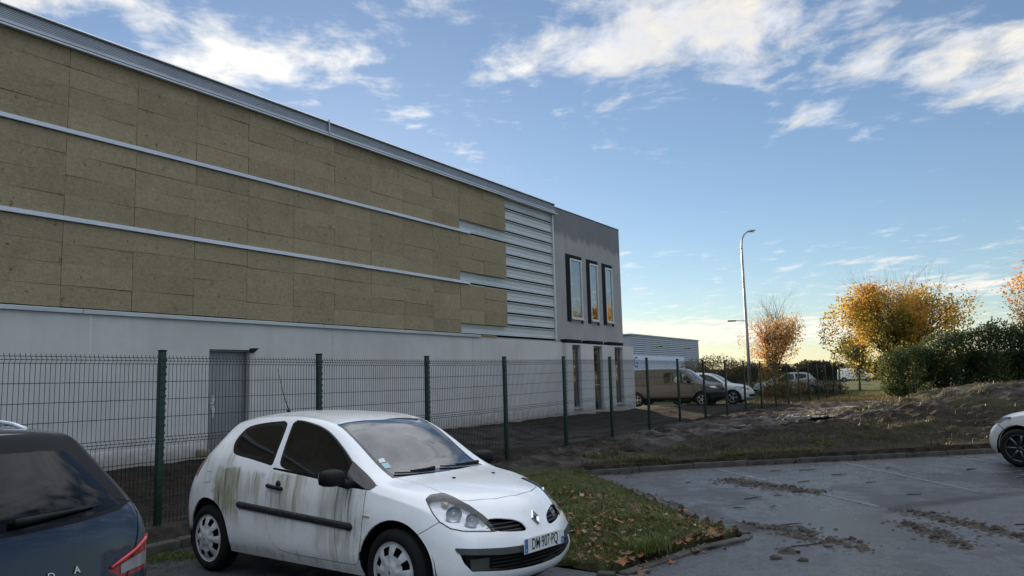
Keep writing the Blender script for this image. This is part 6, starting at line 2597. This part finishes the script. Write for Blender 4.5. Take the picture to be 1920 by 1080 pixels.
def build_grass():
    rng = np.random.default_rng(3)
    P = scatter_in(ISLE, 90000, rng)
    z, dk, ig = isle_z(P)
    tuft = fbm(P[:, 0] * 2.5, P[:, 1] * 2.5, 3, 77)
    k = (dk > .06) & (tuft + rng.normal(size=len(P)) * .10 > -.07) & (rng.random(len(P)) < .25 + .9 * ig)
    P, z, tuft = P[k], z[k], tuft[k]
    G = [(0.062, 0.092, 0.020), (0.088, 0.125, 0.030), (0.12, 0.145, 0.042), (0.17, 0.155, 0.065)]
    V, F, C = blades(P, z, rng, .03, .095, .0035, G, .9)
    tag(link_mesh('island_grass', np_mesh('island_grass', V, F, 'grass_blade', False, C)), 'short damp grass covering the island beside the white hatchback', 'grass', None, 'stuff')
    # longer clump by the near kerb
    P = np.array([(1.18, 7.70)]) + rng.normal(size=(700, 2)) * .10
    z, dk, ig = isle_z(P)
    z = np.maximum(z, PARK_Z)
    V, F, C = blades(P, z, rng, .08, .20, .004, [(0.09, 0.12, 0.03), (0.13, 0.15, 0.04)], .9)
    tag(link_mesh('grass_tuft', np_mesh('grass_tuft', V, F, 'grass_blade', False, C)), 'long pale grass tuft at the near kerb of the island', 'grass', None, 'stuff')
    # moss and weeds where the asphalt meets the kerb behind the hatchback
    P = np.array([(-3.60, 8.42)]) + rng.normal(size=(2600, 2)) * np.array([.22, .13])
    V, F, C = blades(P, np.full(len(P), PARK_Z), rng, .012, .04, .005, [(0.07, 0.10, 0.02), (0.10, 0.125, 0.03)], .9)
    tag(link_mesh('moss_patch', np_mesh('moss_patch', V, F, 'grass_blade', False, C)), 'green moss on the asphalt behind the rear wheel of the white hatchback', 'moss', None, 'stuff')
    # sparse weeds on the churned verge, along the far kerb
    n = 70000
    x = rng.uniform(1.2, 20, n)
    y = np.interp(x, [p[0] for p in FAR_KERB], [p[1] for p in FAR_KERB]) + .16 + rng.exponential(1.1, n)
    P = np.stack([x, y], 1)
    z, dk, df, dw, bank = terrain_z(P[:, 0][None], P[:, 1][None])
    z = (z + terrain_rough(P[:, 0][None], P[:, 1][None], dk, df, bank))[0]
    m = fbm(x * .9, y * 1.4, 3, 81) + rng.normal(size=n) * .08 > .17
    V, F, C = blades(P[m], z[m], rng, .04, .13, .006, [(0.075, 0.075, 0.026), (0.11, 0.10, 0.04), (0.13, 0.115, 0.045), (0.06, 0.07, 0.02)], 1.1)
    tag(link_mesh('verge_weeds', np_mesh('verge_weeds', V, F, 'grass_blade', False, C)), 'thin yellowing weeds along the muddy kerb', 'grass', None, 'stuff')
    # rough grass at the far end of the field and on the bank
    n = 40000
    x = np.concatenate([rng.uniform(9, 19, n // 2), rng.uniform(12, 30, n // 2)])
    y = np.concatenate([rng.uniform(18, 30, n // 2), rng.uniform(38, 62, n // 2)])
    P = np.stack([x, y], 1)
    z, dk, df, dw, bank = terrain_z(x[None], y[None])
    z = (z + terrain_rough(x[None], y[None], dk, df, bank))[0]
    m = fbm(x * .45, y * .9, 3, 85) + rng.normal(size=n) * .05 > np.where(y < 35, .24, -.05)
    V, F, C = blades(P[m], z[m], rng, .06, .20, .010, [(0.11, 0.11, 0.03), (0.16, 0.14, 0.04), (0.20, 0.15, 0.04), (0.08, 0.09, 0.025)], 1.0)
    tag(link_mesh('field_grass', np_mesh('field_grass', V, F, 'grass_blade', False, C)), 'straggling yellow-green grass on the mud bank and beyond it', 'grass', None, 'stuff')


def leaf_shape(seed):
    """lobed, curled maple leaf"""
    r = np.random.default_rng(seed)
    n = 15
    vs = [(0, 0, .012)]
    for k in range(n):
        a = 2 * math.pi * k / n
        rr = (1.0 if k % 3 == 0 else .66) * r.uniform(.7, 1.2)
        cu = .28 * (rr ** 2) * r.uniform(.2, 1.2) + r.uniform(-.06, .06)
        vs.append((rr * math.cos(a) * .5, rr * math.sin(a) * .42, cu * .5 + .015))
    fs = [(0, 1 + k, 1 + (k + 1) % n) for k in range(n)]
    return np.array(vs), np.array(fs)


LEAFC = [(0.17, 0.080, 0.036), (0.22, 0.105, 0.048), (0.27, 0.15, 0.07), (0.11, 0.052, 0.027), (0.34, 0.26, 0.17), (0.24, 0.10, 0.036)]


def build_leaves():
    rng = np.random.default_rng(9)
    r = random.Random(9)
    mats = []
    for k, c in enumerate(LEAFC):
        mats.append(pm('fallen_leaf_%d' % k, c, .75, 0, .3, 20))
    meshes = []
    for k in range(12):
        v, f = leaf_shape(k)
        me = np_mesh('fallen_leaf', v, f, mats[k % len(mats)])
        meshes.append(me)
    drift = [((.95, 7.32), (2.15, 8.40), 90, .07, 'curled brown fallen leaf in the drift along the near kerb of the island', 'leaf drift along the island kerb'),
             ((.75, 7.45), (1.1, 9.2), 70, .22, 'brown fallen leaf on the grass next to the nose of the white hatchback', 'leaves beside the hatchback nose'),
             ((.9, 11.0), (1.6, 9.3), 50, .30, 'brown fallen leaf scattered in the middle of the grass island', 'leaves on the middle of the grass'),
             ((1.5, 10.4), (2.2, 8.9), 40, .14, 'fallen leaf near the asphalt edge at the tip of the grass island', 'leaves at the grass tip')]
    for a, c, n, w, lab, grp in drift:
        t = rng.random(n)
        P = np.stack([a[0] + (c[0] - a[0]) * t, a[1] + (c[1] - a[1]) * t], 1) + rng.normal(size=(n, 2)) * w
        z, dk, ig = isle_z(P)
        for q in range(n):
            o = link_mesh('fallen_leaf', r.choice(meshes), None, (P[q, 0], P[q, 1], (z[q] + .03 + r.uniform(0, .06 if 'drift' in lab else .03)) if dk[q] > .05 else max(PARK_Z + .004, PARK_Z + (.09 if dk[q] > 0 else .0))))
            s = r.uniform(.07, .135) if 'drift' in lab else r.uniform(.05, .10)
            o.scale = (s, s, s)
            o.rotation_euler = (r.uniform(-.7, .7), r.uniform(-.7, .7), r.uniform(0, 6.28))
            tag(o, lab, 'leaf', grp)
    # the countless rest in one piece
    n = 2200
    P = scatter_in(ISLE, n, rng)
    z, dk, ig = isle_z(P)
    near = fbm(P[:, 0] * 1.6, P[:, 1] * 1.6, 3, 51) + .22 * smoothstep(11.5, 8, P[:, 1]) > .04
    P, z = P[near], z[near]
    Vs, Fs, Cs, o = [], [], [], 0
    for q in range(len(P)):
        v, f = leaf_shape(q % 12)
        s = rng.uniform(.03, .075)
        e = Matrix.Rotation(rng.uniform(0, 6.28), 3, 'Z') @ Matrix.Rotation(rng.uniform(-.8, .8), 3, 'X')
        v = (v * s) @ np.array(e).T + np.array([P[q, 0], P[q, 1], z[q] + .03])
        Vs.append(v)
        Fs.append(f + o)
        o += len(v)
        Cs.append(np.repeat(np.array([LEAFC[rng.integers(0, len(LEAFC))]]) * rng.uniform(.7, 1.2), len(v), 0))
    me = np_mesh('leaf_litter', np.concatenate(Vs), np.concatenate(Fs), 'dry_leaf', False, np.concatenate(Cs))
    tag(link_mesh('leaf_litter', me), 'small brown fallen leaves strewn over the island grass', 'leaves', None, 'stuff')


build_puddles()
build_clods()
build_grass()
build_leaves()
